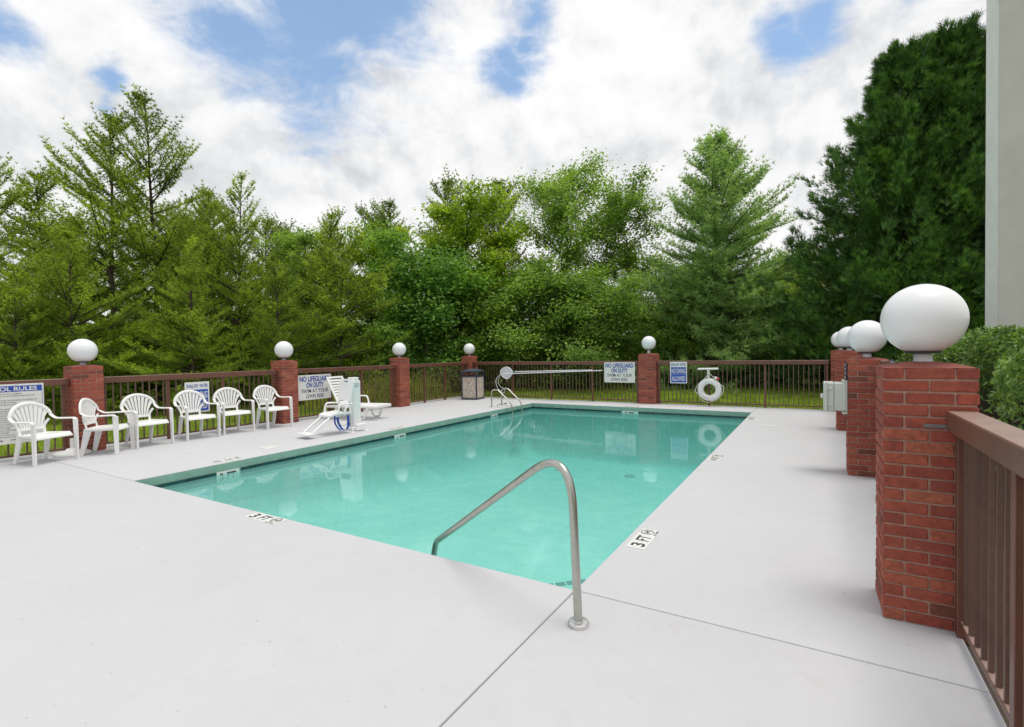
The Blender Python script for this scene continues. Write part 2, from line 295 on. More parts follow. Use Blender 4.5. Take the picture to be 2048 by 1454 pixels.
# ------------------------------------------------------------------ mesh helpers
class MB:
    def __init__(s): s.v = []; s.f = []
    def add(s, vs, fs, M=None):
        o = len(s.v)
        s.v += [tuple(M @ Vector(p)) if M is not None else tuple(p) for p in vs]
        s.f += [tuple(i+o for i in f) for f in fs]; return s
    def box(s, lo, hi, M=None, c=0.0):
        x0, y0, z0 = lo; x1, y1, z1 = hi
        if c <= 0:
            vs = [(x, y, z) for x in (x0, x1) for y in (y0, y1) for z in (z0, z1)]
            return s.add(vs, [(0, 1, 3, 2), (4, 6, 7, 5), (0, 4, 5, 1), (2, 3, 7, 6), (0, 2, 6, 4), (1, 5, 7, 3)], M)
        bm = bmesh.new(); bmesh.ops.create_cube(bm, size=1.0)
        for v in bm.verts: v.co = Vector(((x0+x1)/2+v.co.x*(x1-x0), (y0+y1)/2+v.co.y*(y1-y0), (z0+z1)/2+v.co.z*(z1-z0)))
        bmesh.ops.bevel(bm, geom=bm.edges[:], offset=c, segments=1, affect="EDGES", profile=0.5)
        bm.verts.ensure_lookup_table(); bm.verts.index_update()
        s.add([v.co[:] for v in bm.verts], [[v.index for v in f.verts] for f in bm.faces], M); bm.free(); return s
    def tube(s, pts, r, n=10, caps=True, M=None, sq=None):
        """tube along points; r number or list, sq=(a,b) scales section along (side, up-ish)"""
        P = [Vector(p) for p in pts]; k = len(P); rs = r if hasattr(r, "__len__") else [r]*k
        T = []
        for i in range(k):
            d = (P[min(i+1, k-1)] - P[max(i-1, 0)]); T.append(d.normalized() if d.length > 1e-9 else Vector((0, 0, 1)))
        ref = Vector((0, 0, 1)) if abs(T[0].z) < 0.9 else Vector((1, 0, 0))
        S = T[0].cross(ref).normalized(); vs = []; fs = []
        for i in range(k):
            S = (S - T[i]*S.dot(T[i])); S = S.normalized() if S.length > 1e-6 else T[i].orthogonal().normalized()
            U = T[i].cross(S)
            a, b = sq if sq else (1, 1)
            for j in range(n):
                t = 2*PI*j/n; vs.append(P[i] + S*(rs[i]*a*math.cos(t)) + U*(rs[i]*b*math.sin(t)))
        for i in range(k-1):
            for j in range(n):
                j2 = (j+1) % n; fs.append((i*n+j, i*n+j2, (i+1)*n+j2, (i+1)*n+j))
        if caps: fs += [tuple(range(n))[::-1], tuple((k-1)*n+j for j in range(n))]
        return s.add(vs, fs, M)
    def lathe(s, prof, n=24, M=None):
        vs = [(r*math.cos(2*PI*j/n), r*math.sin(2*PI*j/n), z) for r, z in prof for j in range(n)]; fs = []
        for i in range(len(prof)-1):
            for j in range(n): j2 = (j+1) % n; fs.append((i*n+j, i*n+j2, (i+1)*n+j2, (i+1)*n+j))
        fs += [tuple(range(n))[::-1], tuple((len(prof)-1)*n+j for j in range(n))]
        return s.add(vs, fs, M)
    def prism(s, poly, z0, z1, M=None):
        n = len(poly); vs = [(x, y, z0) for x, y in poly] + [(x, y, z1) for x, y in poly]
        return s.add(vs, [tuple(range(n))[::-1], tuple(range(n, 2*n))] + [(i, (i+1) % n, n+(i+1) % n, n+i) for i in range(n)], M)
    def mesh(s, name, smooth=True, ang=35):
        me = bpy.data.meshes.new(name); me.from_pydata(s.v, [], s.f); me.update()
        bm = bmesh.new(); bm.from_mesh(me); bmesh.ops.recalc_face_normals(bm, faces=bm.faces[:]); bm.to_mesh(me); bm.free()
        if smooth:
            me.polygons.foreach_set("use_smooth", [True]*len(me.polygons)); me.set_sharp_from_angle(angle=R_(ang))
        return me
    def obj(s, name, m_, parent=None, smooth=True, ang=35):
        me = s.mesh(name, smooth, ang); return link(name, me, m_, parent)
def link(name, me, m_=None, parent=None):
    o = bpy.data.objects.new(name, me); COL.objects.link(o)
    if m_ and not me.materials: me.materials.append(MT[m_])
    if parent: o.parent = parent
    return o
def tag(o, label=None, cat=None, group=None, kind=None):
    if label: o["label"] = label
    if cat: o["category"] = cat
    if group: o["group"] = group
    if kind: o["kind"] = kind
    return o
def thing(name, label, cat, loc=(0, 0, 0), rz=0.0, group=None):
    o = bpy.data.objects.new(name, None); COL.objects.link(o); o.location = loc; o.rotation_euler = (0, 0, rz); o.empty_display_size = 0.1
    return tag(o, label, cat, group)
def copy_tree(o, parent=None):
    c = o.copy(); COL.objects.link(c); c.parent = parent
    for ch in o.children: copy_tree(ch, c)
    return c
def T(x, y, z): return Matrix.Translation((x, y, z))
def RX(a): return Matrix.Rotation(a, 4, "X")
def RY(a): return Matrix.Rotation(a, 4, "Y")
def RZ(a): return Matrix.Rotation(a, 4, "Z")
_tc = [0]
def text_mesh(body, height, width=None, bold=0.0, ext=0.0006):
    """lettering as mesh, cap height given, centred, in the local XY plane facing +Z"""
    cu = bpy.data.curves.new("lettering", "FONT"); cu.body = body; cu.size = 1.0; cu.align_x = "CENTER"; cu.offset = bold; cu.extrude = 0.0; cu.resolution_u = 3
    o = bpy.data.objects.new("lettering", cu); COL.objects.link(o)
    dg = bpy.context.evaluated_depsgraph_get(); dg.update()
    me = bpy.data.meshes.new_from_object(o.evaluated_get(dg)); bpy.data.objects.remove(o); bpy.data.curves.remove(cu)
    n = len(me.vertices); co = np.empty(n*3, np.float32); me.vertices.foreach_get("co", co); co = co.reshape(-1, 3)
    lo, hi = co.min(0), co.max(0); sy = height/0.70; sx = (width/(hi[0]-lo[0])) if width else sy
    co[:, 0] = (co[:, 0]-(lo[0]+hi[0])/2)*sx; co[:, 1] = (co[:, 1]-0.35)*sy; co[:, 2] = 0
    me.vertices.foreach_set("co", co.ravel()); me.update(); return me

# ------------------------------------------------------------------ setting: ground, deck, pool
PW, PL = 6.04, 10.47          # pool width and length; near right corner at the origin
WATER = -0.160
DX0, DX1, DY0, DY1 = -9.62, 1.994, -7.0, 11.68
g = MB(); NX = 40
xs = [-400, -120, -60, -30, -20, -14, DX0, DX1, 5, 12, 30, 80, 400]; ys = [-400, -80, -20, DY0, DY1, 14, 18, 26, 40, 90, 400]
for i in range(len(xs)-1):
    for j in range(len(ys)-1):
        if xs[i] >= DX0 and xs[i+1] <= DX1 and ys[j] >= DY0 and ys[j+1] <= DY1: continue
        g.add([(xs[i], ys[j], -0.035), (xs[i+1], ys[j], -0.035), (xs[i+1], ys[j+1], -0.035), (xs[i], ys[j+1], -0.035)], [(0, 1, 2, 3)])
ground = tag(g.obj("ground", "lawn", smooth=False), "mown lawn around the pool deck", kind="structure")
mulch = tag(MB().add([(1.9, DY0, -0.030), (4.6, DY0, -0.030), (4.6, DY1, -0.030), (1.9, DY1, -0.030)], [(0, 1, 2, 3)]).obj("mulch_bed", "earth", smooth=False), "brown mulch bed under the hedge", kind="structure")
# deck: sub-base seen only in the joints, and five slabs
d = MB()
for lo, hi in (((DX0+.02, DY0+.02, -0.4), (-PW-0.25, DY1-.02, -0.12)), ((0.25, DY0+.02, -0.4), (DX1-.02, DY1-.02, -0.12)), ((-PW-0.25, DY0+.02, -0.4), (0.25, -0.25, -0.12)), ((-PW-0.25, PL+0.25, -0.4), (0.25, DY1-.02, -0.12))):
    d.box(lo, hi)
deck = tag(d.obj("pool_deck", "subbase", smooth=False), "pale concrete deck round the pool", kind="structure")
J = 0.0040
def slab(poly):
    """slab of the given outline, top at z=0, with a softly rounded edge"""
    bm = bmesh.new(); vs = [bm.verts.new((x, y, -0.115)) for x, y in poly]; f = bm.faces.new(vs)
    r = bmesh.ops.extrude_face_region(bm, geom=[f]); up_ = [v for v in r["geom"] if isinstance(v, bmesh.types.BMVert)]
    for v in up_: v.co.z = 0.0
    bm.normal_update(); bmesh.ops.recalc_face_normals(bm, faces=bm.faces[:])
    ed = [e for e in bm.edges if all(v.co.z > -0.001 for v in e.verts)]
    bmesh.ops.bevel(bm, geom=ed, offset=0.007, segments=3, affect="EDGES", profile=0.5)
    me = bpy.data.meshes.new("slab"); bm.to_mesh(me); bm.free()
    me.polygons.foreach_set("use_smooth", [True]*len(me.polygons)); me.set_sharp_from_angle(angle=R_(50))
    me.materials.append(MT["deck"]); me.materials.append(MT["coping"])
    for p in me.polygons:      # the cantilevered pool edge is painted green below its nose
        c = p.center
        if abs(p.normal.z) < 0.35 and -PW-0.02 < c.x < 0.02 and -0.02 < c.y < PL+0.02 and c.z < -0.02: p.material_index = 1
    return link("slab", me, None, deck)
slab([(DX0, DY0), (-J, DY0), (-J, 0), (DX0, 0)])
slab([(J, DY0), (DX1, DY0), (DX1, -J), (J, -J)])
slab([(DX0, 2*J), (-PW, 2*J), (-PW, PL), (-PW, DY1), (DX0, DY1)])
slab([(0, J), (DX1, J), (DX1, DY1), (J, DY1), (J, PL), (0, PL)])
slab([(-PW+2*J, PL), (-J, PL), (-J, DY1), (-PW+2*J, DY1)])
# pool basin: walls and sloping floor as one shell
def zf(y): return -0.92 - 0.60*y/PL
b = MB(); IN = 0.012; CR = 0.40
def cosp(n, L_):      # grid lines packed towards both walls
    e = [CR*(k/7)**1.6 for k in range(8)]; mid = [CR+(L_-2*CR)*k/n for k in range(1, n)]; return e + mid + [L_-q for q in e[::-1]]
gx_, gy_ = cosp(8, PW), cosp(12, PL)
for x in gx_:
    for y in gy_:
        d_ = min(x, PW-x, y, PL-y); z = zf(y) + (CR-math.sqrt(max(0, CR*CR-(CR-d_)**2)) if d_ < CR else 0)
        b.v.append((-x, y, z))
ny_ = len(gy_)
for i in range(len(gx_)-1):
    for j in range(ny_-1): b.f.append((i*ny_+j, i*ny_+j+1, (i+1)*ny_+j+1, (i+1)*ny_+j))
for x in (-PW-IN, IN): b.add([(x, -IN, zf(0)), (x, PL+IN, zf(PL)), (x, PL+IN, -0.114), (x, -IN, -0.114)], [(0, 1, 2, 3)])
for y in (-IN, PL+IN): b.add([(-PW-IN, y, zf(min(max(y, 0), PL))), (IN, y, zf(min(max(y, 0), PL))), (IN, y, -0.114), (-PW-IN, y, -0.114)], [(0, 1, 2, 3)])
pool = tag(b.obj("pool_basin", "plaster", ang=70), "plastered rectangular pool basin", kind="structure")
# corner steps under the handrail
st = MB()
for r, z in ((0.61, -0.20), (1.045, -0.45), (1.45, -0.70)):
    st.prism([(IN, -IN), (-r*1.2, -IN), (IN, r*1.2)], -1.0, z)
steps = st.obj("corner_steps", "plaster", pool, smooth=False)
nose = MB(); nose.box((0, 0, 0), (0.07, 0.05, 0.006)); nose_me = nose.mesh("step_tile", False); nose_me.materials.append(MT["step_tile"])
for r, z in ((0.61, -0.20), (1.00, -0.45), (1.075, -0.452)):
    L_ = r*1.2*math.sqrt(2); nn = int(L_/0.08)
    for i in range(nn):
        o = link("step_tile", nose_me, None, pool); s_ = (i+0.5)/nn
        o.location = (-r*1.2*(1-s_)+0.025, r*1.2*s_-0.03, z+0.0015); o.rotation_euler = (0, 0, R_(45))
# waterline tiles, one by one
tl = MB(); tl.box((-0.0745, 0, -0.075), (0.0745, 0.008, 0.075), c=0.002); tile_me = tl.mesh("tile", False); tile_me.materials.append(MT["pool_tile"])
def tiles(p0, p1, rz, skip=()):
    L_ = math.dist(p0, p1); n = int(L_/0.152)
    for i in range(n):
        s_ = (i+0.5)/n; x = p0[0]+(p1[0]-p0[0])*s_; y = p0[1]+(p1[1]-p0[1])*s_
        if any(a <= s_*L_ <= b_ for a, b_ in skip): continue
        o = link("tile", tile_me, None, pool); o.location = (x, y, -0.192); o.rotation_euler = (0, 0, rz)
tiles((-PW, 0), (-PW, PL), R_(-90), skip=((1.02, 1.37), (4.60, 4.93), (8.2, 8.5)))
tiles((-PW, PL), (0, PL), R_(180), skip=((2.84, 3.18),))
tiles((0, 0), (0, PL), R_(90)); tiles((-PW, 0), (0, 0), 0)
def wall_marker(loc, rz, txt):
    k = link("marker_tile", MB().box((-0.165, 0, -0.075), (0.165, 0.009, 0.075), c=0.002).mesh("marker_tile", False), "marker_tile", pool)
    k.location = loc; k.rotation_euler = (0, 0, rz)
    te = link("lettering", text_mesh(txt, 0.10, 0.24, 0.02), "ink_black", k); te.matrix_local = T(0, 0.0105, 0.0) @ RX(R_(90)) @ RY(R_(180))
wall_marker((-PW, 1.195, -0.192), R_(-90), "3 FT"); wall_marker((-PW, 4.765, -0.192), R_(-90), "4 FT"); wall_marker((-PW, 8.35, -0.192), R_(-90), "5 FT"); wall_marker((-3.03, PL, -0.192), R_(180), "5 FT")
# main drains
for x, y in ((-4.1, 8.3), (-2.4, 8.5)):
    o = MB().lathe([(0.13, 0), (0.13, 0.02), (0.10, 0.04), (0.0005, 0.045)], 24).obj("drain_cover", "grout", pool); o.location = (x, y, zf(y))
w = MB(); w.add([(-PW-0.003, -0.003, WATER), (0.003, -0.003, WATER), (0.003, PL+0.003, WATER), (-PW-0.003, PL+0.003, WATER)], [(0, 1, 2, 3)])
tag(w.obj("water", "water", smooth=False), "clear turquoise pool water", kind="structure")

# ------------------------------------------------------------------ brick pillars
def brick_meshes():
    out = []
    rng = random.Random(3)
    for k in range(5):
        bm = bmesh.new(); bmesh.ops.create_cube(bm, size=1.0)
        for v in bm.verts: v.co = Vector((v.co.x*(0.199+rng.uniform(-.002, .002)), v.co.y*0.092, v.co.z*0.0575))
        bmesh.ops.bevel(bm, geom=bm.edges[:], offset=0.0035+0.0012*rng.random(), segments=1, affect="EDGES")
        for v in bm.verts: v.co += Vector((rng.uniform(-.0012, .0012), rng.uniform(-.0012, .0012), rng.uniform(-.0012, .0012)))
        me = bpy.data.meshes.new("brick"); bm.to_mesh(me); bm.free(); me.materials.append(MT["brick"]); out.append(me)
    return out
BRICKS = brick_meshes(); rb = random.Random(11)
def pillar(x0, y0, H, label, w=0.41, dpt=0.41):
    """masonry pier; x0,y0 = low corner. courses alternate direction, joints recessed in a mortar core"""
    t = thing("brick_pillar", label, "pillar", (x0+w/2, y0+dpt/2, 0), 0, "brick pillars round the pool")
    n = 21; ph = H/n
    MB().box((-w/2+0.009, -dpt/2+0.009, -0.03), (w/2-0.009, dpt/2-0.009, H-0.008)).obj("mortar", "mortar", t, smooth=False)
    nb = 2 if w < 0.45 else 2.5
    for i in range(n):
        z = (i+0.5)*ph; sz = (ph-0.0115)/0.0575
        def put(x, y, rz, sx=1.0):
            o = link("brick", BRICKS[rb.randrange(5)], None, t); o.location = (x+rb.uniform(-.0015, .0015), y+rb.uniform(-.0015, .0015), z)
            o.rotation_euler = (0, 0, rz + (PI if rb.random() < .5 else 0) + rb.uniform(-.006, .006)); o.scale = (sx, 1, sz)
        hx, hy = w/2-0.046, dpt/2-0.046
        if i % 2 == 1:       # stretchers on the near and far faces
            if nb == 2:
                for s in (-1, 1):
                    put(-0.1045, s*hy, 0); put(0.1045, s*hy, 0)
            else:
                for s in (-1, 1):
                    put(-w/2+0.0995, s*hy, 0); put(-w/2+0.308, s*hy, 0); put(w/2-0.048, s*hy, 0, 0.48)
            for s in (-1, 1): put(s*hx, 0, PI/2, 1.03)
        else:
            for s in (-1, 1):
                put(s*hx, -0.1045, PI/2); put(s*hx, 0.1045, PI/2)
            if nb == 2:
                for s in (-1, 1): put(0, s*hy, 0, 1.03)
            else:
                for s in (-1, 1): put(-0.103, s*hy, 0, 1.0); put(0.11, s*hy, 0, 1.03)
    # sloped mortar weathering on top
    c = MB(); N = 10
    vs = []; fs = []
    for a in range(N+1):
        for b_ in range(N+1):
            u, v = a/N*2-1, b_/N*2-1; q = max(abs(u), abs(v))
            vs.append((u*(w/2-0.003), v*(dpt/2-0.003), H-0.004 + 0.034*(1-q**2.2) + rb.uniform(-.0012, .0012)))
    for a in range(N):
        for b_ in range(N): fs.append((a*(N+1)+b_, (a+1)*(N+1)+b_, (a+1)*(N+1)+b_+1, a*(N+1)+b_+1))
    c.add(vs, fs).obj("cap", "cap", t, ang=60)
    return t
def globe_lamp(x, y, z, label, neck=0.035):
    t = thing("globe_lamp", label, "lamp", (x, y, z), 0, "globe lamps on the brick pillars")
    MB().lathe([(0.052, -0.006), (0.052, 0.004), (0.044, 0.005), (0.044, neck), (0.038, neck), (0.038, neck+0.02)], 20).obj("neck", "collar", t)
    MB().lathe([(0.075, neck+0.004), (0.085, neck+0.008), (0.085, neck+0.017), (0.072, neck+0.02)], 24).obj("gasket", "gasket", t)
    r = 0.2; pr_ = []
    a0 = math.acos(0.083/r)
    for k in range(0, 29):
        a = -a0 + (PI/2+a0)*k/28; pr_.append((max(0.0005, r*math.cos(a)), neck+0.018 + r*math.sin(a0) + r*math.sin(a)))
    MB().lathe(pr_, 48).obj("globe", "globe", t, ang=80)
    return t
XL, XR, YF = -9.417, 1.657, 11.46
PIL = [(XL, 0.412, 1.42, .41, "leftmost brick pillar, behind the white chairs beside the pool rules sign", "white globe lamp on the leftmost pillar behind the chairs", .035),
       (XL, 4.159, 1.42, .41, "brick pillar between the last white chair and the lifeguard sign", "white globe lamp on the pillar beside the last chair", .035),
       (XL, 7.939, 1.42, .41, "brick pillar behind the foot of the chaise lounge", "white globe lamp on the pillar behind the chaise lounge", .035),
       (XL, 11.46, 1.42, .41, "brick pillar in the far corner behind the litter bin", "small white globe lamp on the far corner pillar above the litter bin", .035),
       (-3.08, YF, 1.42, .51, "wide brick pillar in the far fence between the two signs", "white globe lamp on a tall neck between the two far signs", .10),
       (XR, 0.534, 1.42, .41, "nearest brick pillar at the right, with the fence rail fixed to it", "largest and nearest white globe lamp at the right", .045),
       (XR, 4.268, 1.385, .41, "right-hand brick pillar that carries the grey electrical box", "white globe lamp above the grey electrical box", .045),
       (XR, 8.113, 1.445, .41, "third right-hand brick pillar, seen past the electrical box", "third white globe lamp along the right side, half hidden", .045),
       (XR-.02, 11.50, 1.45, .41, "far right brick pillar beside the end of the far fence", "farthest white globe lamp of the right-hand row, mostly hidden", .045)]
for x0, y0, H, w_, l1, l2, nk in PIL:
    pillar(x0, y0, H, l1, w_); globe_lamp(x0+w_/2, y0+0.205, H+0.026, l2, nk)

# ------------------------------------------------------------------ fences
pk = MB(); pk.box((-0.0095, -0.0095, 0), (0.0095, 0.0095, 1.0)); PICK = pk.mesh("picket", False); PICK.materials.append(MT["picket"])
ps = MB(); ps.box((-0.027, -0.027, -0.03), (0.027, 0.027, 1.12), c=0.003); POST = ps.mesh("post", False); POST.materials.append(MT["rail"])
rf = random.Random(5)
def fence(p0, p1, posts, label, name="fence", cat="fence", end_gap=0.09, top=1.227, rail_w=0.066):
    """rail fence from p0 to p1; posts = distances along it; pickets stand between bottom and top rail"""
    L_ = math.dist(p0, p1); a = math.atan2(p1[1]-p0[1], p1[0]-p0[0])
    t = thing(name, label, cat, (p0[0], p0[1], 0), a, "brown fence sections")
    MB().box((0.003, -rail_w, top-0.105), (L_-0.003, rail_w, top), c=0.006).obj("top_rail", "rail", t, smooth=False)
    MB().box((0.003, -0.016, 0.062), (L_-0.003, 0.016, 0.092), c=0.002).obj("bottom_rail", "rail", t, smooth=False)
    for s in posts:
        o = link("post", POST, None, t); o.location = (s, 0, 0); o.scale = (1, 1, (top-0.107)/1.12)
    n = max(1, round((L_-2*end_gap)/0.112))
    for i in range(n+1):
        s = end_gap + (L_-2*end_gap)*i/n
        if any(abs(s-q) < 0.045 for q in posts): continue
        o = link("picket", PICK, None, t); o.location = (s+rf.uniform(-.003, .003), 0, 0.09); o.scale = (1, 1, top-0.105-0.09+0.004)
        o.rotation_euler = (rf.uniform(-.002, .002), rf.uniform(-.003, .003), 0)
    return t
FX = -9.21
fence((FX, -3.3), (FX, 0.41), (0.04, 1.3, 2.5, 3.64), "brown fence section carrying the pool rules sign, left of the leftmost pillar")
fence((FX, 0.824), (FX, 4.157), (0.04, 1.07, 2.11, 3.27), "brown fence section behind the row of white chairs")
fence((FX, 4.571), (FX, 7.937), (0.04, 1.05, 2.09, 3.29), "brown fence section behind the pool lift and chaise lounge")
fence((FX, 8.351), (FX, 11.458), (0.04, 0.88, 1.90, 3.03), "brown fence section between the chaise pillar and the corner pillar")
FY = 11.60
fence((XL+.412, FY), (-3.082, FY), (0.04, 1.63, 3.05, 4.46, 5.86), "long brown far fence section with the pool net hung on it")
fence((-2.568, FY), (1.60, FY), (0.06, 1.40, 2.77, 4.13), "brown far fence section carrying the ring buoy")
RXF = 1.995
fence((RXF, 0.532), (RXF, -5.0), (0.03, 0.92, 1.85, 2.8, 3.75, 4.7, 5.5), "brown fence section at the right edge, fixed to the nearest pillar", top=1.19)
fence((RXF, 0.946), (RXF, 4.266), (0.03, 1.3, 2.35, 3.28), "brown gate section between the two nearest right-hand pillars", name="gate", cat="gate", top=1.19)
fence((RXF, 4.68), (RXF, 8.111), (0.03, 1.1, 2.2, 3.38), "brown fence section behind the electrical box pillar")
fence((RXF, 8.525), (RXF, 11.498), (0.03, 1.0, 2.0, 2.93), "brown fence section to the far right pillar")

# ------------------------------------------------------------------ signs
def sign(loc, rz, w, h, label):
    """board standing upright, its face towards local -Y, origin at the board centre"""
    t = thing("sign", label, "sign", loc, rz)
    MB().box((-w/2, -0.004, -h/2), (w/2, 0.004, h/2), c=0.0015).obj("board", "sign_white", t, smooth=False)
    return t
def letter(t, txt, x, z, h, w, ink, bold=0.0, y=-0.0065):
    o = link("lettering", text_mesh(txt, h, w, bold), ink, t if t.type == "MESH" else next(c for c in t.children if c.name.startswith("board"))); o.matrix_local = T(x, y, z) @ RX(R_(90)); return o
def panel(t, x0, x1, z0, z1, m_="sign_blue", name="panel"):
    return MB().box((x0, -0.0055, z0), (x1, -0.003, z1)).obj(name, m_, t, smooth=False)
def screws(t, pts):
    for x, z in pts:
        o = MB().lathe([(0.006, 0), (0.006, 0.002), (0.003, 0.004)], 8).obj("screw", "ink_grey", t); o.matrix_local = T(x, -0.004, z) @ RX(R_(90))
def lifeguard(loc, rz, label):
    t = sign(loc, rz, 0.94, 0.60, label)
    letter(t, "NO LIFEGUARD", 0, 0.205, 0.118, 0.86, "ink_blue", 0.034); letter(t, "ON DUTY", 0, 0.058, 0.118, 0.50, "ink_blue", 0.034)
    letter(t, "SWIM AT YOUR", 0, -0.082, 0.092, 0.76, "ink_dark", 0.008); letter(t, "OWN RISK", 0, -0.210, 0.092, 0.52, "ink_dark", 0.008)
    screws(t, [(-.44, .27), (.44, .27), (-.44, -.27), (.44, -.27)]); return t
def nodive(loc, rz, label):
    t = sign(loc, rz, 0.46, 0.60, label)
    letter(t, "SHALLOW  WATER", 0, 0.225, 0.068, 0.40, "ink_blue", 0.015)
    pa = panel(t, -0.205, 0.205, -0.055, 0.150); pb = panel(t, -0.205, 0.205, -0.275, -0.060)
    letter(pa, "NO DIVING", 0, 0.045, 0.130, 0.375, "sign_white", 0.016, -0.0075); letter(pb, "ALLOWED", 0, -0.165, 0.125, 0.36, "sign_white", 0.016, -0.0075)
    return t
SX = FX + 0.073
lifeguard((SX, 5.13, 0.772), R_(90), "no lifeguard sign on the left fence, partly hidden by the chaise lounge")
nodive((SX, 2.39, 0.755), R_(90), "no diving sign on the left fence behind the fourth white chair")
SYF = FY - 0.073
lifeguard((-3.665, SYF, 0.893), 0, "no lifeguard sign on the far fence left of the wide pillar")
nodive((-1.96, SYF, 0.90), 0, "no diving sign on the far fence beside the ring buoy")
t = sign((SX, -0.275, 0.725), R_(90), 0.70, 0.905, "white pool rules notice on the left fence behind the first chair")
pa = panel(t, -0.325, 0.325, 0.335, 0.425); letter(pa, "POOL RULES", -0.01, 0.380, 0.060, 0.56, "sign_white", 0.025, -0.0075)
rules = ["THERE SHALL BE NO SOLO SWIMMING", "THERE SHOULD BE NO RUNNING, BOISTEROUS OR", "ROUGH PLAY.", "NO PERSON UNDER THE INFLUENCE OF ALCOHOL OR", "DRUGS SHOULD USE THE POOL.",
         "THERE SHOULD BE NO SPITTING OR BLOWING NOSE IN", "THE POOL.", "PERSONS WITH DIARRHEAL ILLNESS OR NAUSEA", "SHOULD NOT ENTER THE POOL.", "PERSONS WITH SKIN, EYE, EAR OR NASAL", "INFECTIONS SHOULD NOT ENTER.",
         "NO GLASS SHOULD BE ALLOWED IN OR AROUND POOL.", "NO ANIMALS OR PETS ALLOWED IN THE POOL.", "CHILDREN SHOULD NOT BE IN THE POOL", "WITHOUT ADULT SUPERVISION.", "THE POOL SHALL NOT BE USED DURING", "AN ELECTRICAL STORM.",
         "A FIRST AID KIT AND TELEPHONE", "ARE LOCATED NEARBY.", "IN EMERGENCY DIAL 911.", "THE POOL CAPACITY IS POSTED."]
for k, r in enumerate(rules):
    z = 0.305 - k*0.0325; wd = min(0.60, 0.0128*len(r)); ind = 0.0 if k % 2 == 0 else 0.02
    letter(t, r, -0.305+wd/2+ind, z, 0.0175, wd, "ink_grey", 0.01)
panel(t, -0.30, -0.14, -0.405, -0.385, "ink_grey", "print"); panel(t, -0.05, 0.08, -0.40, -0.388, "ink_grey", "print")
panel(t, 0.3275, 0.3315, -0.415, 0.42, "ink_blue", "border_line"); screws(t, [(-.2, .44), (0.03, .44), (.29, .44)])

# ------------------------------------------------------------------ depth markers set in the deck
def marker(loc, rz, txt, label, worn=False):
    t = thing("depth_marker", label, "marker", loc, rz, "depth markers on the deck")
    k = "ink_worn" if worn else "ink_black"; tls = []
    for x0, x1 in ((-0.229, -0.078), (-0.076, 0.075), (0.077, 0.228)):
        tls.append(MB().box((x0, -0.076, 0.0005), (x1, 0.076, 0.0035), c=0.001).obj("tile", "marker_tile", t, smooth=False))
    o = link("lettering", text_mesh(txt[0], 0.105, 0.072, 0.022), k, tls[0]); o.location = (-0.155, 0, 0.0045)
    o = link("lettering", text_mesh("FT", 0.105, 0.115, 0.018), k, tls[1]); o.location = (-0.003, 0, 0.0045)
    s = MB(); N = 8
    for a in range(N):
        a0, a1 = 2*PI*(a+.5)/N, 2*PI*(a+1.5)/N
        s.add([(.058*math.cos(a0), .058*math.sin(a0), 0), (.058*math.cos(a1), .058*math.sin(a1), 0), (.05*math.cos(a1), .05*math.sin(a1), 0), (.05*math.cos(a0), .05*math.sin(a0), 0)], [(0, 1, 2, 3)])
    for a in (45, -30, 12):
        M = RZ(R_(a)); s.add([(-.05, -.003, 0.0003*(a % 7)), (.05, -.003, 0.0003*(a % 7)), (.05, .003, 0.0003*(a % 7)), (-.05, .003, 0.0003*(a % 7))], [(0, 1, 2, 3)], M)
    o = s.obj("no_diving_symbol", k, tls[2], smooth=False); o.location = (0.152, 0.012, 0.0045)
    o = link("lettering", text_mesh("NO DIVING", 0.016, 0.12, 0.02), k, tls[2]); o.location = (0.152, -0.062, 0.0045)
    return t
marker((-3.15, -0.094, 0), 0, "3 FT", "black and white 3 FT marker on the near edge of the pool")
marker((0.125, 1.09, 0), R_(90), "3 FT", "black and white 3 FT marker on the right edge of the pool")
marker((0.112, 4.61, 0), R_(90), "4 FT", "4 FT marker further along the right edge of the pool")
marker((0.112, 9.25, 0), R_(90), "5 FT", "faint depth marker at the far end of the right edge")
marker((-6.22, 1.30, 0), R_(-90), "3 FT", "worn 3 FT marker on the left edge near the chairs", True)
marker((-6.14, 4.80, 0), R_(-90), "4 FT", "worn depth marker on the left edge beside the pool lift", True)
marker((-2.99, 10.58, 0), R_(180), "5 FT", "worn depth marker on the far edge below the wide pillar", True)
marker((-6.16, 9.35, 0), R_(-90), "5 FT", "worn depth marker on the deck beside the ladder", True)
for loc, lab in (((-6.59, 2.23, 0), "pale square skimmer lid in the left deck"), ((0.52, 8.25, 0), "pale skimmer lid in the right-hand deck")):
    t = thing("deck_skimmer", lab, "skimmer", loc)
    MB().box((-.13, -.13, 0.0008), (.13, .13, 0.005), c=0.0015).obj("frame", "marker_tile", t, smooth=False)
    MB().lathe([(.105, 0.0055), (.105, 0.0075), (.10, 0.0085), (.0005, 0.0085)], 28).obj("cover", "marker_tile", t)

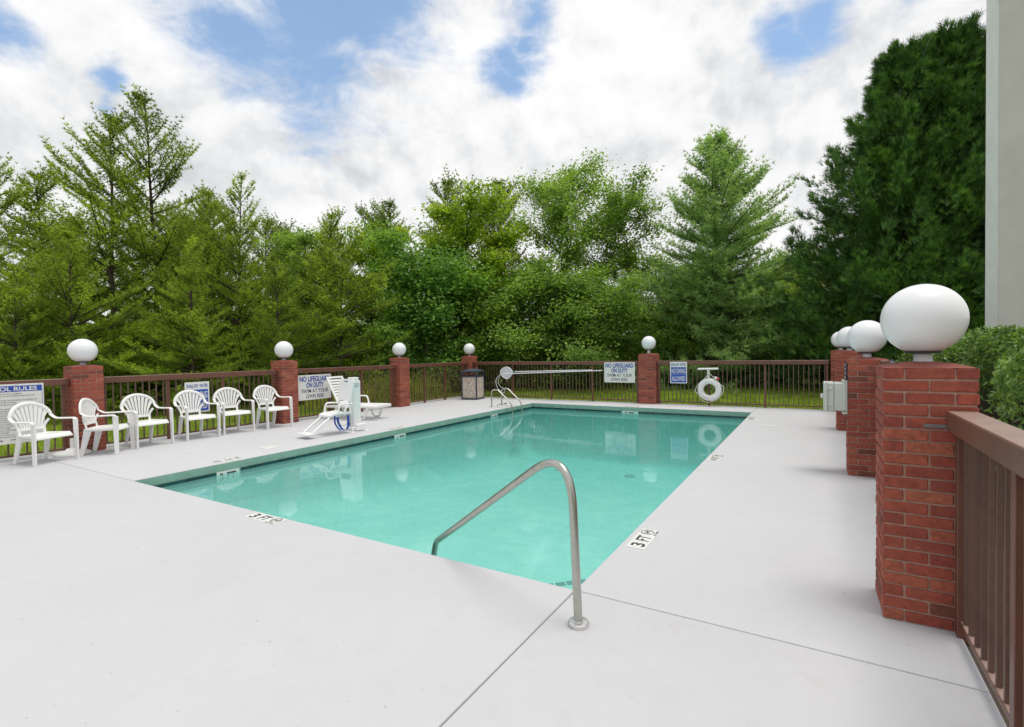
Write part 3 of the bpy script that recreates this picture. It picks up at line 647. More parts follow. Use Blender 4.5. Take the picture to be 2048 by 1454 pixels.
# ------------------------------------------------------------------ curves helper
def arc(pts, rad=0.1, n=8):
    """polyline with rounded corners"""
    P = [Vector(p) for p in pts]; out = [P[0]]
    rr = rad if hasattr(rad, "__len__") else [rad]*(len(P)-2)
    for i in range(1, len(P)-1):
        a, b_, c = P[i-1], P[i], P[i+1]; u = (a-b_).normalized(); v = (c-b_).normalized()
        ang = u.angle(v); d = min(rr[i-1]/math.tan(ang/2), (a-b_).length*.48, (c-b_).length*.48)
        p0, p1 = b_+u*d, b_+v*d
        for k in range(n+1):
            s = k/n; q = p0*(1-s)**2 + b_*2*s*(1-s) + p1*s**2; out.append(q)
    out.append(P[-1]); return out
def spline(pts, n=8):
    P = [Vector(p) for p in pts]; out = []
    for i in range(len(P)-1):
        p0 = P[max(i-1, 0)]; p1 = P[i]; p2 = P[i+1]; p3 = P[min(i+2, len(P)-1)]
        for k in range(n):
            t = k/n; out.append(0.5*((2*p1) + (p2-p0)*t + (2*p0-5*p1+4*p2-p3)*t*t + (3*p1-p0-3*p2+p3)*t**3))
    out.append(P[-1]); return out

# ------------------------------------------------------------------ handrail at the near corner
t = thing("handrail", "bent steel handrail rising from the near deck into the pool", "handrail", (0.187, -0.378, 0))
ux, uy = -math.cos(R_(20)), math.sin(R_(20))
def hp(s, z): return (ux*s, uy*s, z)
pts = arc([hp(0, 0), hp(0.045, 1.02), hp(1.56, 0.03), hp(1.64, -0.22), hp(1.64, -0.78)], [0.22, 0.12, 0.3], 16)
MB().tube(pts, 0.0242, 18).obj("rail", "steel", t, ang=60)
MB().lathe([(0.0565, 0.0), (0.0575, 0.012), (0.0575, 0.021), (0.054, 0.0245), (0.030, 0.026), (0.030, 0.030), (0.0255, 0.031)], 40).obj("escutcheon", "steel_disc", t, ang=40)

# ------------------------------------------------------------------ ladder
t = thing("pool_ladder", "stainless steel pool ladder at the far end of the left edge", "ladder", (-6.56, 9.02, 0))
for y in (0.0, 0.53):
    MB().tube(arc([(0, y, 0), (0.0, y, 0.49), (0.22, y, 0.49), (0.66, y, 0.11), (0.70, y, -0.25), (0.70, y, -1.1)], [.11, .13, .3, .3], 8), 0.019, 12).obj("side_rail", "steel", t, ang=60)
    o = MB().lathe([(0.055, 0), (0.055, 0.008), (0.03, 0.016), (0.02, 0.018)], 20).obj("escutcheon", "steel_disc", t); o.location = (0, y, 0)
for z in (-0.34, -0.62, -0.90):
    MB().box((0.64, 0.02, z-.012), (0.74, 0.51, z+.012), c=0.004).obj("tread", "plastic", t, smooth=False)
t = thing("anchor_bar", "low bent steel bar with a black grip beside the ladder", "bar", (-6.38, 9.05, 0))
MB().tube(arc([(0, 0, 0), (0, 0, .07), (0.02, .33, .07)], .03, 5), 0.009, 8).obj("bar", "steel", t, ang=60)
MB().tube([(0.02, .33, .07), (0.028, .45, .062)], 0.014, 8).obj("grip", "black", t)
MB().lathe([(0.04, 0), (0.04, 0.006), (0.015, 0.009)], 16).obj("foot", "steel_disc", t)
MB().tube([(0.024, .385, .001), (0.024, .385, .058)], 0.007, 8).obj("stand", "steel", t)

# ------------------------------------------------------------------ litter bin
t = thing("litter_bin", "square litter bin with pebble panels and dark domed lid in the far corner", "bin", (-8.50, 10.85, 0), R_(8))
W2, HB = 0.285, 0.74
MB().box((-W2, -W2, 0), (W2, W2, 0.055), c=0.006).obj("base", "bin_metal", t, smooth=False)
for sx in (-1, 1):
    for sy in (-1, 1):
        MB().box((sx*W2-0.036*(sx > 0)-0.004*(sx < 0), sy*W2-0.036*(sy > 0)-0.004*(sy < 0), 0.056), (sx*W2+0.036*(sx < 0)+0.004*(sx > 0), sy*W2+0.036*(sy < 0)+0.004*(sy > 0), 0.935), c=0.005).obj("corner_post", "bin_metal", t, smooth=False)
for a in range(4):
    o = MB().box((-W2+.042, -W2+.008, 0.058), (W2-.042, -W2+.03, HB), c=0.003).obj("pebble_panel", "aggregate", t, smooth=False); o.rotation_euler = (0, 0, a*PI/2)
    o = MB().box((-W2+.042, -W2-.002, HB+.002), (W2-.042, -W2+.032, HB+0.052), c=0.004).obj("band", "bin_metal", t, smooth=False); o.rotation_euler = (0, 0, a*PI/2)
    # opening frame: arched header
    hd = MB(); n = 8
    poly = [(-W2+.042, 0.936)] + [(-W2+.042+(2*W2-.084)*k/n, 0.862+0.045*math.sin(PI*k/n)) for k in range(n+1)] + [(W2-.042, 0.936)]
    hd.prism([(x, z) for x, z in poly], -0.012, 0.012, M=T(0, -W2+.014, 0) @ RX(R_(90)))
    o = hd.obj("opening_arch", "bin_metal", t, smooth=False); o.rotation_euler = (0, 0, a*PI/2)
MB().box((-W2+.05, -W2+.05, 0.06), (W2-.05, W2-.05, 0.70)).obj("liner", "black", t, smooth=False)
ld = MB(); N = 10; vs = []; fs = []
for a in range(N+1):
    for b_ in range(N+1):
        u, v = a/N*2-1, b_/N*2-1; vs.append((u*(W2+.012), v*(W2+.012), 0.937 + 0.085*(1-max(abs(u), abs(v))**2)*(1-0.25*u*u*v*v)))
for a in range(N):
    for b_ in range(N): fs.append((a*(N+1)+b_, (a+1)*(N+1)+b_, (a+1)*(N+1)+b_+1, a*(N+1)+b_+1))
ld.add(vs, fs); ld.box((-W2-.012, -W2-.012, 0.925), (W2+.012, W2+.012, 0.9365)); ld.obj("lid", "bin_metal", t, ang=50)

# ------------------------------------------------------------------ pool net, pole and hose on the far fence
yN = FY - 0.16
t = thing("skimmer_net", "flat leaf net on a long white pole hung along the far fence", "net", (-7.53, yN, 0.86))
outl = spline([(0.24, 0, 0.03), (0.10, 0, 0.17), (-0.08, 0, 0.18), (-0.24, 0, 0.07), (-0.22, 0, -0.08), (-0.05, 0, -0.20), (0.06, 0, -0.19), (0.22, 0, -0.04), (0.24, 0, 0.03)], 5)
MB().tube(outl, 0.011, 6, caps=False).obj("hoop", "plastic", t, ang=60)
nm = MB(); nm.prism([(p.x, p.z) for p in outl[:-1]], -0.002, 0.002, M=RX(R_(90))); nm.obj("mesh", "net", t, smooth=False)
MB().tube([(0.235, 0, 0.03), (0.31, 0, 0.035)], 0.02, 8).obj("socket", "teal", t)
MB().tube([(0.30, 0, 0.035), (2.55, 0, 0.095)], 0.0155, 10).obj("pole", "pole", t)
MB().tube([(2.551, 0, 0.095), (3.05, 0, 0.105)], 0.011, 10).obj("pole_extension", "pole", t)
for s in (1.36, 2.77):
    MB().tube(arc([(s, 0.135, 0.14), (s, -0.03, 0.045), (s, -0.03, 0.10)], .01, 3), 0.007, 6).obj("hook", "rail", t)
t = thing("cleaning_pole", "second white pole crossing below the leaf net on the far fence", "pole", (-7.66, yN-0.06, 0.82))
MB().tube([(0, 0, 0), (3.52, 0, 0.135)], 0.0145, 10).obj("pole", "pole", t)
for s in (1.62, 3.02):
    MB().tube(arc([(s, 0.20, 0.19), (s, -0.025, 0.04), (s, -0.025, 0.09)], .01, 3), 0.006, 6).obj("hook", "rail", t)
t = thing("shepherd_hook", "white curved rescue hook arching behind the ladder", "hook", (-7.66, yN-0.10, 0.82))
MB().tube(spline([(0.02, 0, 0), (-0.10, 0, -0.04), (-0.22, 0, -0.17), (-0.23, 0, -0.36), (-0.13, 0, -0.53), (0.02, 0, -0.62)], 6), 0.0095, 8).obj("hook_tube", "pole", t, ang=60)
MB().tube(spline([(0.02, 0.0, -0.62), (0.10, 0.02, -0.60), (0.05, 0.02, -0.50), (-0.12, 0.02, -0.38), (-0.16, 0.02, -0.2), (-0.08, 0.01, -0.06)], 6), 0.0075, 8).obj("hook_return", "pole", t, ang=60)

# ------------------------------------------------------------------ ring buoy and its bracket
t = thing("buoy_bracket", "white rounded bracket on the far fence above the ring buoy", "bracket", (-1.17, FY-0.068, 0.70))
MB().tube(arc([(-0.22, -0.12, 0.30), (-0.245, -0.12, 0.305), (0.26, -0.12, 0.315), (0.235, -0.12, 0.31)], .02, 4), 0.026, 12).obj("bar", "plastic", t, ang=60)
MB().box((-0.035, -0.02, 0.05), (0.035, 0.0, 0.30), c=0.004).obj("back_plate", "plastic", t, smooth=False)
MB().tube(arc([(0.02, -0.018, 0.16), (0.02, -0.115, 0.16), (0.02, -0.12, 0.30)], .05, 5), 0.017, 8).obj("arm", "plastic", t, ang=60)
t = thing("ring_buoy", "white ring buoy with grab rope hanging on the far fence", "ring buoy", (-1.125, FY-0.19, 0.455))
tor = MB(); NA, NBm = 48, 16
for i in range(NA):
    for j in range(NBm):
        a, b_ = 2*PI*i/NA, 2*PI*j/NBm; r = 0.228 + 0.078*math.cos(b_); tor.v.append((r*math.cos(a), 0.055*math.sin(b_), r*math.sin(a)))
for i in range(NA):
    for j in range(NBm): tor.f.append((i*NBm+j, ((i+1) % NA)*NBm+j, ((i+1) % NA)*NBm+(j+1) % NBm, i*NBm+(j+1) % NBm))
tor.obj("ring", "plastic", t, ang=80)
for a0 in (25, 115, 205, 290):
    bd = MB()
    for i in range(4):
        for j in range(NBm):
            a, b_ = R_(a0-4+i*2.8), 2*PI*j/NBm; r = 0.228 + 0.0805*math.cos(b_); bd.v.append((r*math.cos(a), 0.0575*math.sin(b_), r*math.sin(a)))
    for i in range(3):
        for j in range(NBm): bd.f.append((i*NBm+j, (i+1)*NBm+j, (i+1)*NBm+(j+1) % NBm, i*NBm+(j+1) % NBm))
    bd.obj("band", "sign_white", t, ang=80)
def rp(a, r): return (r*math.cos(R_(a)), -0.02, r*math.sin(R_(a)))
MB().tube(spline([rp(115, .31), (0.0, -0.03, 0.43), (0.01, -0.03, 0.43), rp(60, .32), rp(25, .315), rp(12, .36), rp(-10, .345), rp(-45, .32), rp(-68, .315), rp(-95, .345), rp(-118, .36), rp(-140, .325), rp(-155, .31),
                  rp(-172, .375), rp(170, .335), rp(150, .31), rp(115, .31)], 6), 0.0085, 6).obj("grab_rope", "rope", t, ang=60)
lb_ = MB().tube([rp(68, .355), rp(58, .355)], 0.034, 12).obj("light_body", "plastic", t, ang=50)
MB().tube([rp(58, .356), rp(49, .358)], 0.036, 12).obj("light_cap", "red", lb_, ang=50)
for k in range(5):
    o = MB().box((-.012, -.0015, -.006), (.012, .0015, .006)).obj("print", "ink_grey", t, smooth=False); a = -132+k*9
    o.location = (0.232*math.cos(R_(a)), -0.056, 0.232*math.sin(R_(a))); o.rotation_euler = (0, -R_(a+90), 0)

# ------------------------------------------------------------------ electrical box, plates and brackets on the right pillars
t = thing("electrical_box", "pale grey plastic equipment box fixed to the second right-hand pillar", "box", (XR, 4.47, 0.935))
MB().box((-0.012, -0.185, -0.205), (-0.001, 0.185, 0.205), c=0.003).obj("flange", "box_grey", t, smooth=False)
MB().box((-0.135, -0.16, -0.168), (-0.0125, 0.16, 0.168), c=0.008).obj("body", "box_grey", t, smooth=False)
MB().box((-0.245, -0.165, -0.172), (-0.1365, 0.165, 0.172), c=0.008).obj("cover", "box_grey", t, smooth=False)
MB().box((-0.226, -0.185, -0.18), (-0.205, -0.166, 0.185), c=0.004).obj("hinge", "box_grey", t, smooth=False)
for z in (-0.1, 0.1):
    MB().box((-0.204, -0.178, z-.010), (-0.155, -0.166, z+.010), c=0.002).obj("latch", "box_grey", t, smooth=False)
for z in (-0.19, 0.19):
    MB().box((-0.05, -0.14, z-.02), (-0.013, 0.14, z+.012 if z < 0 else z+.008), c=0.003).obj("gusset", "box_grey", t, smooth=False)
o = MB().lathe([(0.03, 0), (0.03, 0.025), (0.022, 0.032), (.0005, 0.032)], 16).obj("knob", "box_grey", t); o.matrix_local = T(-0.2455, -0.05, 0.0) @ RY(R_(-90))
t = thing("notice_plate", "dark notice plate seen edge-on above the electrical box", "plate", (XR-0.004, 4.43, 1.245))
MB().box((-0.014, -0.10, -0.115), (-0.0005, 0.10, 0.105), c=0.002).obj("plate", "ink_dark", t, smooth=False)
for k in range(4): MB().box((-0.0165, -0.07, -0.085+k*.05), (-0.0145, 0.07, -0.067+k*.05)).obj("print", "sign_white", t, smooth=False)
t = thing("rail_strap", "grey steel strap fixing the fence rail to the nearest pillar", "bracket", (1.94, 0.531, 1.105))
MB().box((-0.105, -0.007, -0.009), (0.0, -0.0015, 0.009), c=0.001).obj("strap", "ink_grey", t, smooth=False)
MB().box((-0.008, -0.03, -0.012), (-0.001, -0.0075, 0.012), c=0.001).obj("tab", "ink_grey", t, smooth=False)
t = thing("gate_latch", "brown gate post top with grey latch beside the second right-hand pillar", "latch", (RXF+0.02, 4.18, 0))
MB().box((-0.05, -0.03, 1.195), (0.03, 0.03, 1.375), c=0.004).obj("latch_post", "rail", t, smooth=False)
MB().box((0.032, -0.03, 1.31), (0.085, 0.03, 1.365), c=0.006).obj("latch_body", "ink_grey", t, smooth=False)
MB().lathe([(.018, 1.366), (.018, 1.378), (.008, 1.384)], 14, M=T(.058, 0, 0)).obj("latch_knob", "ink_dark", t)

# ------------------------------------------------------------------ white resin armchairs
def make_chair():
    t = thing("armchair", "white resin armchair", "chair", (0, 0, 0), 0, "white resin armchairs along the left fence")
    # back surface: fan shape leaning back; (u across, z up) -> point
    def bk(y, z): return (-0.205 - 0.16*max(0, z-0.44) + 0.42*y*y, y, z)
    hz, cz = 0.885, 0.645
    fr = []
    for k in range(0, 25):
        a = PI*k/24; y = 0.272*math.cos(a); z = cz + (hz-cz)*math.sin(a)**0.9; fr.append(bk(y, z))
    arm = [(0.262, 0.287, 0.605), (0.235, 0.287, 0.632), (0.16, 0.288, 0.634), (0.04, 0.287, 0.630), (-0.06, 0.285, 0.628), (-0.14, 0.28, 0.635)]
    path = spline(arm + fr[1:-1] + [(x, -y, z) for x, y, z in arm[::-1]], 2)
    MB().tube(path, 0.0235, 10, sq=(1.18, 0.62)).obj("arm_frame", "plastic", t, ang=60)
    # fan slats
    NS = 8
    for i in range(NS):
        u0, u1 = -1+2*i/NS, -1+2*(i+1)/NS
        gap0, gap1 = 0.006, 0.0085
        rows = []
        for k in range(9):
            s = k/8
            wb, wt = 0.142, 0.262
            wdt = wb + (wt-wb)*s**1.15
            ya, yb = u0*wdt+(gap0+(gap1-gap0)*s), u1*wdt-(gap0+(gap1-gap0)*s)
            def top(y): q = min(0.999, abs(y)/0.27); return cz-0.005 + (hz-cz-0.004)*math.sqrt(1-q*q)
            za, zb = 0.515+(top(ya)-0.515)*s, 0.515+(top(yb)-0.515)*s
            rows.append((bk(ya, za), bk(yb, zb)))
        m_ = MB(); n = len(rows)
        for (p, q) in rows: m_.v += [(p[0]+.005, p[1], p[2]), (q[0]+.005, q[1], q[2]), (q[0]-.005, q[1], q[2]), (p[0]-.005, p[1], p[2])]
        for k in range(n-1):
            for e in range(4): m_.f.append((k*4+e, k*4+(e+1) % 4, (k+1)*4+(e+1) % 4, (k+1)*4+e))
        m_.f += [(3, 2, 1, 0), tuple((n-1)*4+e for e in range(4))]
        m_.obj("slat", "plastic", t, ang=40)
    # lower back band with the slot beneath it
    m_ = MB(); rr = []
    for k in range(9):
        y = -0.158+0.316*k/8; a, c = bk(y, 0.482), bk(y, 0.522)
        m_.v += [(a[0]+.009, a[1], a[2]), (c[0]+.009, c[1], c[2]), (c[0]-.009, c[1], c[2]), (a[0]-.009, a[1], a[2])]
    for k in range(8):
        for e in range(4): m_.f.append((k*4+e, k*4+(e+1) % 4, (k+1)*4+(e+1) % 4, (k+1)*4+e))
    m_.f += [(3, 2, 1, 0), tuple(32+e for e in range(4))]; br_ = m_.obj("backrest", "plastic", t, ang=40)
    for c in list(t.children):
        if c.name.startswith("slat"): c.parent = br_
    for s in (-1, 1):
        MB().tube(spline([(-0.19, s*0.165, 0.415), (-0.205, s*0.168, 0.48), (-0.218, s*0.180, 0.54), (-0.205, s*0.236, 0.625)], 4), 0.02, 8, sq=(1.1, 0.6)).obj("back_stile", "plastic", br_, ang=60)
    # dished seat with rolled front
    NX_, NY_ = 12, 10; m_ = MB(); vs = []
    def seat(u, v):
        x = -0.215+0.455*u; hw = 0.195+0.055*u; y = hw*(2*v-1)
        z = 0.425 + 0.012*u - 0.016*math.sin(PI*v)*math.sin(PI*min(1, u*1.05)) - 0.05*max(0, (u-0.86)/0.14)**2
        return x, y, z
    for k in (0, 1):
        for a in range(NX_+1):
            for b_ in range(NY_+1):
                x, y, z = seat(a/NX_, b_/NY_); vs.append((x, y, z-0.016*k))
    o_ = (NX_+1)*(NY_+1); fs = []
    for a in range(NX_):
        for b_ in range(NY_):
            i = a*(NY_+1)+b_; fs += [(i, i+1, i+NY_+2, i+NY_+1), (o_+i, o_+i+NY_+1, o_+i+NY_+2, o_+i+1)]
    for a in range(NX_): i, j = a*(NY_+1), (a+1)*(NY_+1); fs += [(i, j, o_+j, o_+i), (i+NY_, o_+i+NY_, o_+j+NY_, j+NY_)]
    for b_ in range(NY_): fs += [(b_, o_+b_, o_+b_+1, b_+1), (NX_*(NY_+1)+b_, NX_*(NY_+1)+b_+1, o_+NX_*(NY_+1)+b_+1, o_+NX_*(NY_+1)+b_)]
    m_.add(vs, fs).obj("seat", "plastic", t, ang=45)
    for s in (-1, 1):     # side aprons under the seat
        MB().tube([(-0.19, s*0.192, 0.405), (0.0, s*0.222, 0.408), (0.20, s*0.243, 0.414)], 0.024, 8, sq=(0.5, 1.0)).obj("apron", "plastic", t, ang=60)
    # legs: wide tapering channels
    def leg(p0, p1, w0, w1, d0, d1, tip=0.0):
        P0, P1 = Vector(p0), Vector(p1); ax = (P1-P0).normalized(); side = Vector((1, 0, 0)); side = (side-ax*side.dot(ax)).normalized(); th = ax.cross(side)
        m_ = MB(); n = 7
        for k in range(n):
            s = k/(n-1); c = P0.lerp(P1, s); w_ = w0+(w1-w0)*s; dd = d0+(d1-d0)*s
            m_.v += [c-side*w_-th*dd, c+side*w_-th*dd, c+side*w_+th*dd, c-side*w_+th*dd]
        for k in range(n-1):
            for e in range(4): m_.f.append((k*4+e, k*4+(e+1) % 4, (k+1)*4+(e+1) % 4, (k+1)*4+e))
        m_.f += [(3, 2, 1, 0), tuple((n-1)*4+e for e in range(4))]; m_.v = [tuple(v) for v in m_.v]
        for i_ in range(4): v = m_.v[-1-i_]; m_.v[-1-i_] = (v[0], v[1], 0.0)
        o = m_.obj("leg", "plastic", t, ang=30); return o
    for s in (-1, 1):
        leg((0.252, s*0.285, 0.618), (0.262, s*0.288, 0.0), 0.036, 0.026, 0.013, 0.012)
        leg((-0.165, s*0.185, 0.412), (-0.255, s*0.200, 0.0), 0.052, 0.026, 0.012, 0.012)
    return t
chair = make_chair()
chairs = [(-8.64, -0.10, 17.9, "first white armchair at the left edge, in front of the pool rules sign"),
          (-8.66, 0.70, 47.0, "second white armchair, turned sideways before the leftmost pillar"),
          (-8.84, 1.36, 5.0, "third white armchair from the left, just right of the leftmost pillar"),
          (-8.83, 2.20, -1.0, "fourth white armchair from the left, in front of the no diving sign"),
          (-8.87, 2.94, -7.0, "fifth white armchair from the left, with bare fence behind it"),
          (-8.79, 3.75, 1.0, "last white armchair of the row, against the second pillar")]
for k, (x, y, a, lab) in enumerate(chairs):
    o = chair if k == 0 else copy_tree(chair)
    o.location = (x, y, 0.001); o.rotation_euler = (0, 0, R_(a)); o["label"] = lab
# umbrella base
t = thing("umbrella_base", "low white umbrella base at the foot of the leftmost pillar", "umbrella base", (-8.99, 0.36, 0.001), R_(20))
MB().lathe([(0.235, 0), (0.245, 0.012), (0.24, 0.035), (0.20, 0.055), (0.09, 0.072), (0.07, 0.10), (0.04, 0.105)], 32).obj("weight", "plastic", t, ang=50)
MB().lathe([(0.027, 0.10), (0.027, 0.26), (0.022, 0.262), (0.022, 0.255)], 16).obj("socket", "plastic", t)

# ------------------------------------------------------------------ chaise lounge
t = thing("chaise_lounge", "white slatted chaise lounge with raised back behind the pool lift", "lounge", (-8.32, 5.60, 0), R_(10))
for s in (-1, 1):
    y = s*0.30
    MB().tube(spline([(0.83, y, 0.30), (0.80, y, 0.315), (0.3, y, 0.315), (-0.3, y, 0.31), (-0.62, y, 0.30)], 5), 0.032, 8, sq=(0.55, 1.0)).obj("side_rail", "plastic", t, ang=60)
    MB().tube(arc([(0.62, y, 0.295), (0.52, y, 0.03), (0.36, y, 0.03), (0.24, y, 0.29)], [.08, .08], 6), 0.03, 8, sq=(0.8, 0.9)).obj("leg", "plastic", t, ang=60)
    MB().tube(arc([(-0.28, y, 0.285), (-0.36, y, 0.03), (-0.54, y, 0.03), (-0.62, y, 0.28)], [.08, .08], 6), 0.03, 8, sq=(0.8, 0.9)).obj("leg", "plastic", t, ang=60)
    MB().tube(arc([(-0.18, y*1.12, 0.33), (-0.15, y*1.12, 0.52), (0.14, y*1.12, 0.52), (0.20, y*1.12, 0.32)], [.08, .08], 6), 0.024, 8, sq=(1.2, 0.7)).obj("arm", "plastic", t, ang=60)
for k in range(11):
    x = -0.13+0.088*k
    MB().box((x-.034, -.285, 0.322), (x+.034, .285, 0.338), c=0.004).obj("seat_slat", "plastic", t, smooth=False)
MB().box((0.83, -.30, 0.285), (0.862, .30, 0.342), c=0.008).obj("foot_end", "plastic", t, smooth=False)
back = [(-0.22, 0.33), (-0.56, 0.985)]
dv = Vector((back[1][0]-back[0][0], 0, back[1][1]-back[0][1])); L_ = dv.length; an = math.atan2(dv.z, -dv.x)
Mb = T(back[0][0], 0, back[0][1]) @ RY(-(PI-an))
for s in (-1, 1): MB().box((0, s*.262-.035, -.014), (L_, s*.262+.035, .014), M=Mb, c=0.006).obj("back_rail", "plastic", t, smooth=False)
for k in range(9): MB().box((0.05+k*.073, -.226, -.009), (0.103+k*.073, .226, .009), M=Mb, c=0.003).obj("back_slat", "plastic", t, smooth=False)
MB().box((L_-.02, -.29, -.016), (L_+.03, .29, .016), M=Mb, c=0.008).obj("back_top", "plastic", t, smooth=False)
MB().box((0.0, -.226, -.012), (0.045, .226, .012), M=Mb, c=0.004).obj("back_slat", "plastic", t, smooth=False)

# ------------------------------------------------------------------ pool lift
t = thing("pool_lift", "white poolside lift with seat, footrest and blue strap", "pool lift", (-6.67, 4.16, 0.001), R_(-97))
def lb(name, lo, hi, m_="lift_white", M=None, c=0.006): return MB().box(lo, hi, M, c).obj(name, m_, t, smooth=False)
lb("base_plate", (-0.20, -0.26, 0), (0.22, 0.20, 0.014)); lb("foot_block", (-0.14, -0.10, 0.0145), (0.14, 0.12, 0.10), c=0.02); lb("side_housing", (-0.12, 0.122, 0.03), (0.10, 0.20, 0.16), c=0.012)
lb("mast", (-0.085, -0.055, 0.101), (0.085, 0.085, 1.02), c=0.012)
lb("mast_cap", (-0.06, -0.09, 1.0205), (0.10, 0.07, 1.085), c=0.012); lb("mast_label", (-0.04, 0.0855, 0.88), (0.06, 0.087, 0.97), "collar", c=0.0)
for y in (-0.095, -0.135): MB().tube([(0.03, y, 0.05), (0.03, y, 0.96)], 0.014, 10).obj("actuator", "collar", t)
MB().lathe([(0.03, 0.10), (0.03, 0.16), (0.015, 0.165)], 12, M=T(0.03, -0.115, 0)).obj("pivot", "ink_grey", t)
MB().tube(arc([(0.09, -0.02, 0.50), (0.20, -0.02, 0.50), (0.22, -0.02, 0.34), (0.42, -0.02, 0.34)], [.05, .05], 5), 0.022, 10).obj("arm", "lift_white", t, ang=60)
# seat shell
m_ = MB(); N = 10; vs = []; fs = []
for k in (0, 1):
    for a in range(N+1):
        for b_ in range(N+1):
            u, v = a/N, b_/N*2-1; x = 0.24+0.44*u; y = 0.225*v*(1-0.10*u**4)
            vs.append((x, y, 0.405+0.03*v*v*(1-u)+0.012*u-0.03*max(0, u-0.85)/0.15-0.035*k))
o_ = (N+1)**2
for a in range(N):
    for b_ in range(N):
        i = a*(N+1)+b_; fs += [(i, i+1, i+N+2, i+N+1), (o_+i, o_+i+N+1, o_+i+N+2, o_+i+1)]
    i, j = a*(N+1), (a+1)*(N+1); fs += [(i, j, o_+j, o_+i), (i+N, o_+i+N, o_+j+N, j+N), (a, o_+a, o_+a+1, a+1), (N*(N+1)+a, N*(N+1)+a+1, o_+N*(N+1)+a+1, o_+N*(N+1)+a)]
m_.add(vs, fs).obj("seat", "lift_white", t, ang=50)
# rounded back panel
def rrect(w_, h_, r, n=5):
    out = []
    for cx, cy, a0 in ((w_-r, h_-r, 0), (-w_+r, h_-r, 90), (-w_+r, -h_+r, 180), (w_-r, -h_+r, 270)):
        for k in range(n+1): a = R_(a0+90*k/n); out.append((cx+r*math.cos(a), cy+r*math.sin(a)))
    return out
Mb = T(0.20, 0, 0.845) @ RY(R_(-8)) @ RZ(R_(90)) @ RX(R_(90))
bk_ = MB().prism(rrect(0.225, 0.215, 0.05), -0.014, 0.014, M=Mb).obj("backrest", "lift_white", t, ang=50)
MB().prism(rrect(0.055, 0.011, 0.009), 0.0145, 0.0165, M=Mb @ T(0, .165, 0)).obj("grip_slot", "ink_dark", bk_, smooth=False)
for s in (-1, 1):
    MB().tube(arc([(0.26, s*0.20, 0.40), (0.22, s*0.205, 0.64), (0.18, s*.2, 0.90)], .12, 5), 0.015, 8).obj("back_tube", "lift_white", t, ang=60)
    MB().tube(arc([(0.22, s*0.235, 0.58), (0.50, s*0.24, 0.60), (0.54, s*0.24, 0.42)], .08, 6), 0.016, 8).obj("armrest", "lift_white", t, ang=60)
    fb_ = MB().tube([(0.63, s*0.15, 0.37), (1.02, s*0.15, 0.10)], 0.022, 8).obj("footrest_bar", "lift_white", t, ang=60)
    for x in (0.60, 0.655):
        o = MB().lathe([(0.014, 0), (0.014, 0.01), (0.008, 0.014)], 10).obj("bolt", "black", fb_); o.matrix_local = T(x, s*.15+.024, 0.375-(x-.6)*.5) @ RX(R_(-90))
MB().box((0.96, -0.20, 0.078), (1.16, 0.20, 0.094), c=0.005).obj("footplate", "lift_white", t, smooth=False)
def ribbon(pts, w_, name, m_):
    P = spline(pts, 6); q = MB()
    for p in P: q.v += [(p.x-w_/2, p.y, p.z), (p.x+w_/2, p.y, p.z), (p.x+w_/2, p.y+.004, p.z+.003), (p.x-w_/2, p.y+.004, p.z+.003)]
    for k in range(len(P)-1):
        for e in range(4): q.f.append((k*4+e, k*4+(e+1) % 4, (k+1)*4+(e+1) % 4, (k+1)*4+e))
    return q.obj(name, m_, t, ang=60)
ribbon([(0.30, 0.20, 0.36), (0.28, 0.17, 0.22), (0.25, 0.10, 0.10), (0.25, 0.0, 0.045), (0.26, -0.09, 0.075), (0.28, -0.16, 0.18), (0.29, -0.19, 0.33)], 0.05, "strap", "strap")
ribbon([(0.34, -0.19, 0.33), (0.345, -0.185, 0.2), (0.34, -0.14, 0.13), (0.34, -0.05, 0.07), (0.33, 0.0, 0.05)], 0.035, "strap", "strap")
MB().tube(spline([(0.32, -0.15, 0.24), (0.32, -0.04, 0.16), (0.31, 0.08, 0.15), (0.30, 0.16, 0.2)], 6), 0.004, 6).obj("cable", "ink_grey", t)

# ------------------------------------------------------------------ vegetation helpers
def fast_mesh(name, V, loops, sizes, m_):
    me = bpy.data.meshes.new(name); V = np.ascontiguousarray(V, np.float32); me.vertices.add(len(V)); me.vertices.foreach_set("co", V.ravel())
    loops = np.ascontiguousarray(loops, np.int32).ravel(); me.loops.add(len(loops)); me.loops.foreach_set("vertex_index", loops)
    n = len(loops)//sizes; me.polygons.add(n); me.polygons.foreach_set("loop_start", np.arange(n, dtype=np.int32)*sizes)
    me.update(calc_edges=True); me.validate(); me.materials.append(MT[m_]); return me
def norm(a): return a/np.maximum(np.linalg.norm(a, axis=-1, keepdims=True), 1e-9)
def perp(D, rng):
    """random unit vectors at right angles to D"""
    r = rng.normal(size=D.shape); r -= D*(r*D).sum(-1, keepdims=True); return norm(r)
def needles_mesh(name, P, D, k, length, width, m_, rng, a0=25, a1=65):
    """k slim triangular needle bundles fanning forward from each twig point"""
    P = np.repeat(P, k, 0); D = np.repeat(D, k, 0); n = len(P)
    S = perp(D, rng); a = np.radians(rng.uniform(a0, a1, (n, 1))); X = norm(D*np.cos(a)+S*np.sin(a))
    W = np.cross(X, perp(X, rng)); W = norm(W)
    L = length*rng.uniform(0.7, 1.25, (n, 1)); w = width*rng.uniform(0.7, 1.3, (n, 1))
    V = np.stack([P-W*w/2, P+W*w/2, P+X*L], 1).reshape(-1, 3)
    return fast_mesh(name, V, np.arange(n*3), 3, m_)
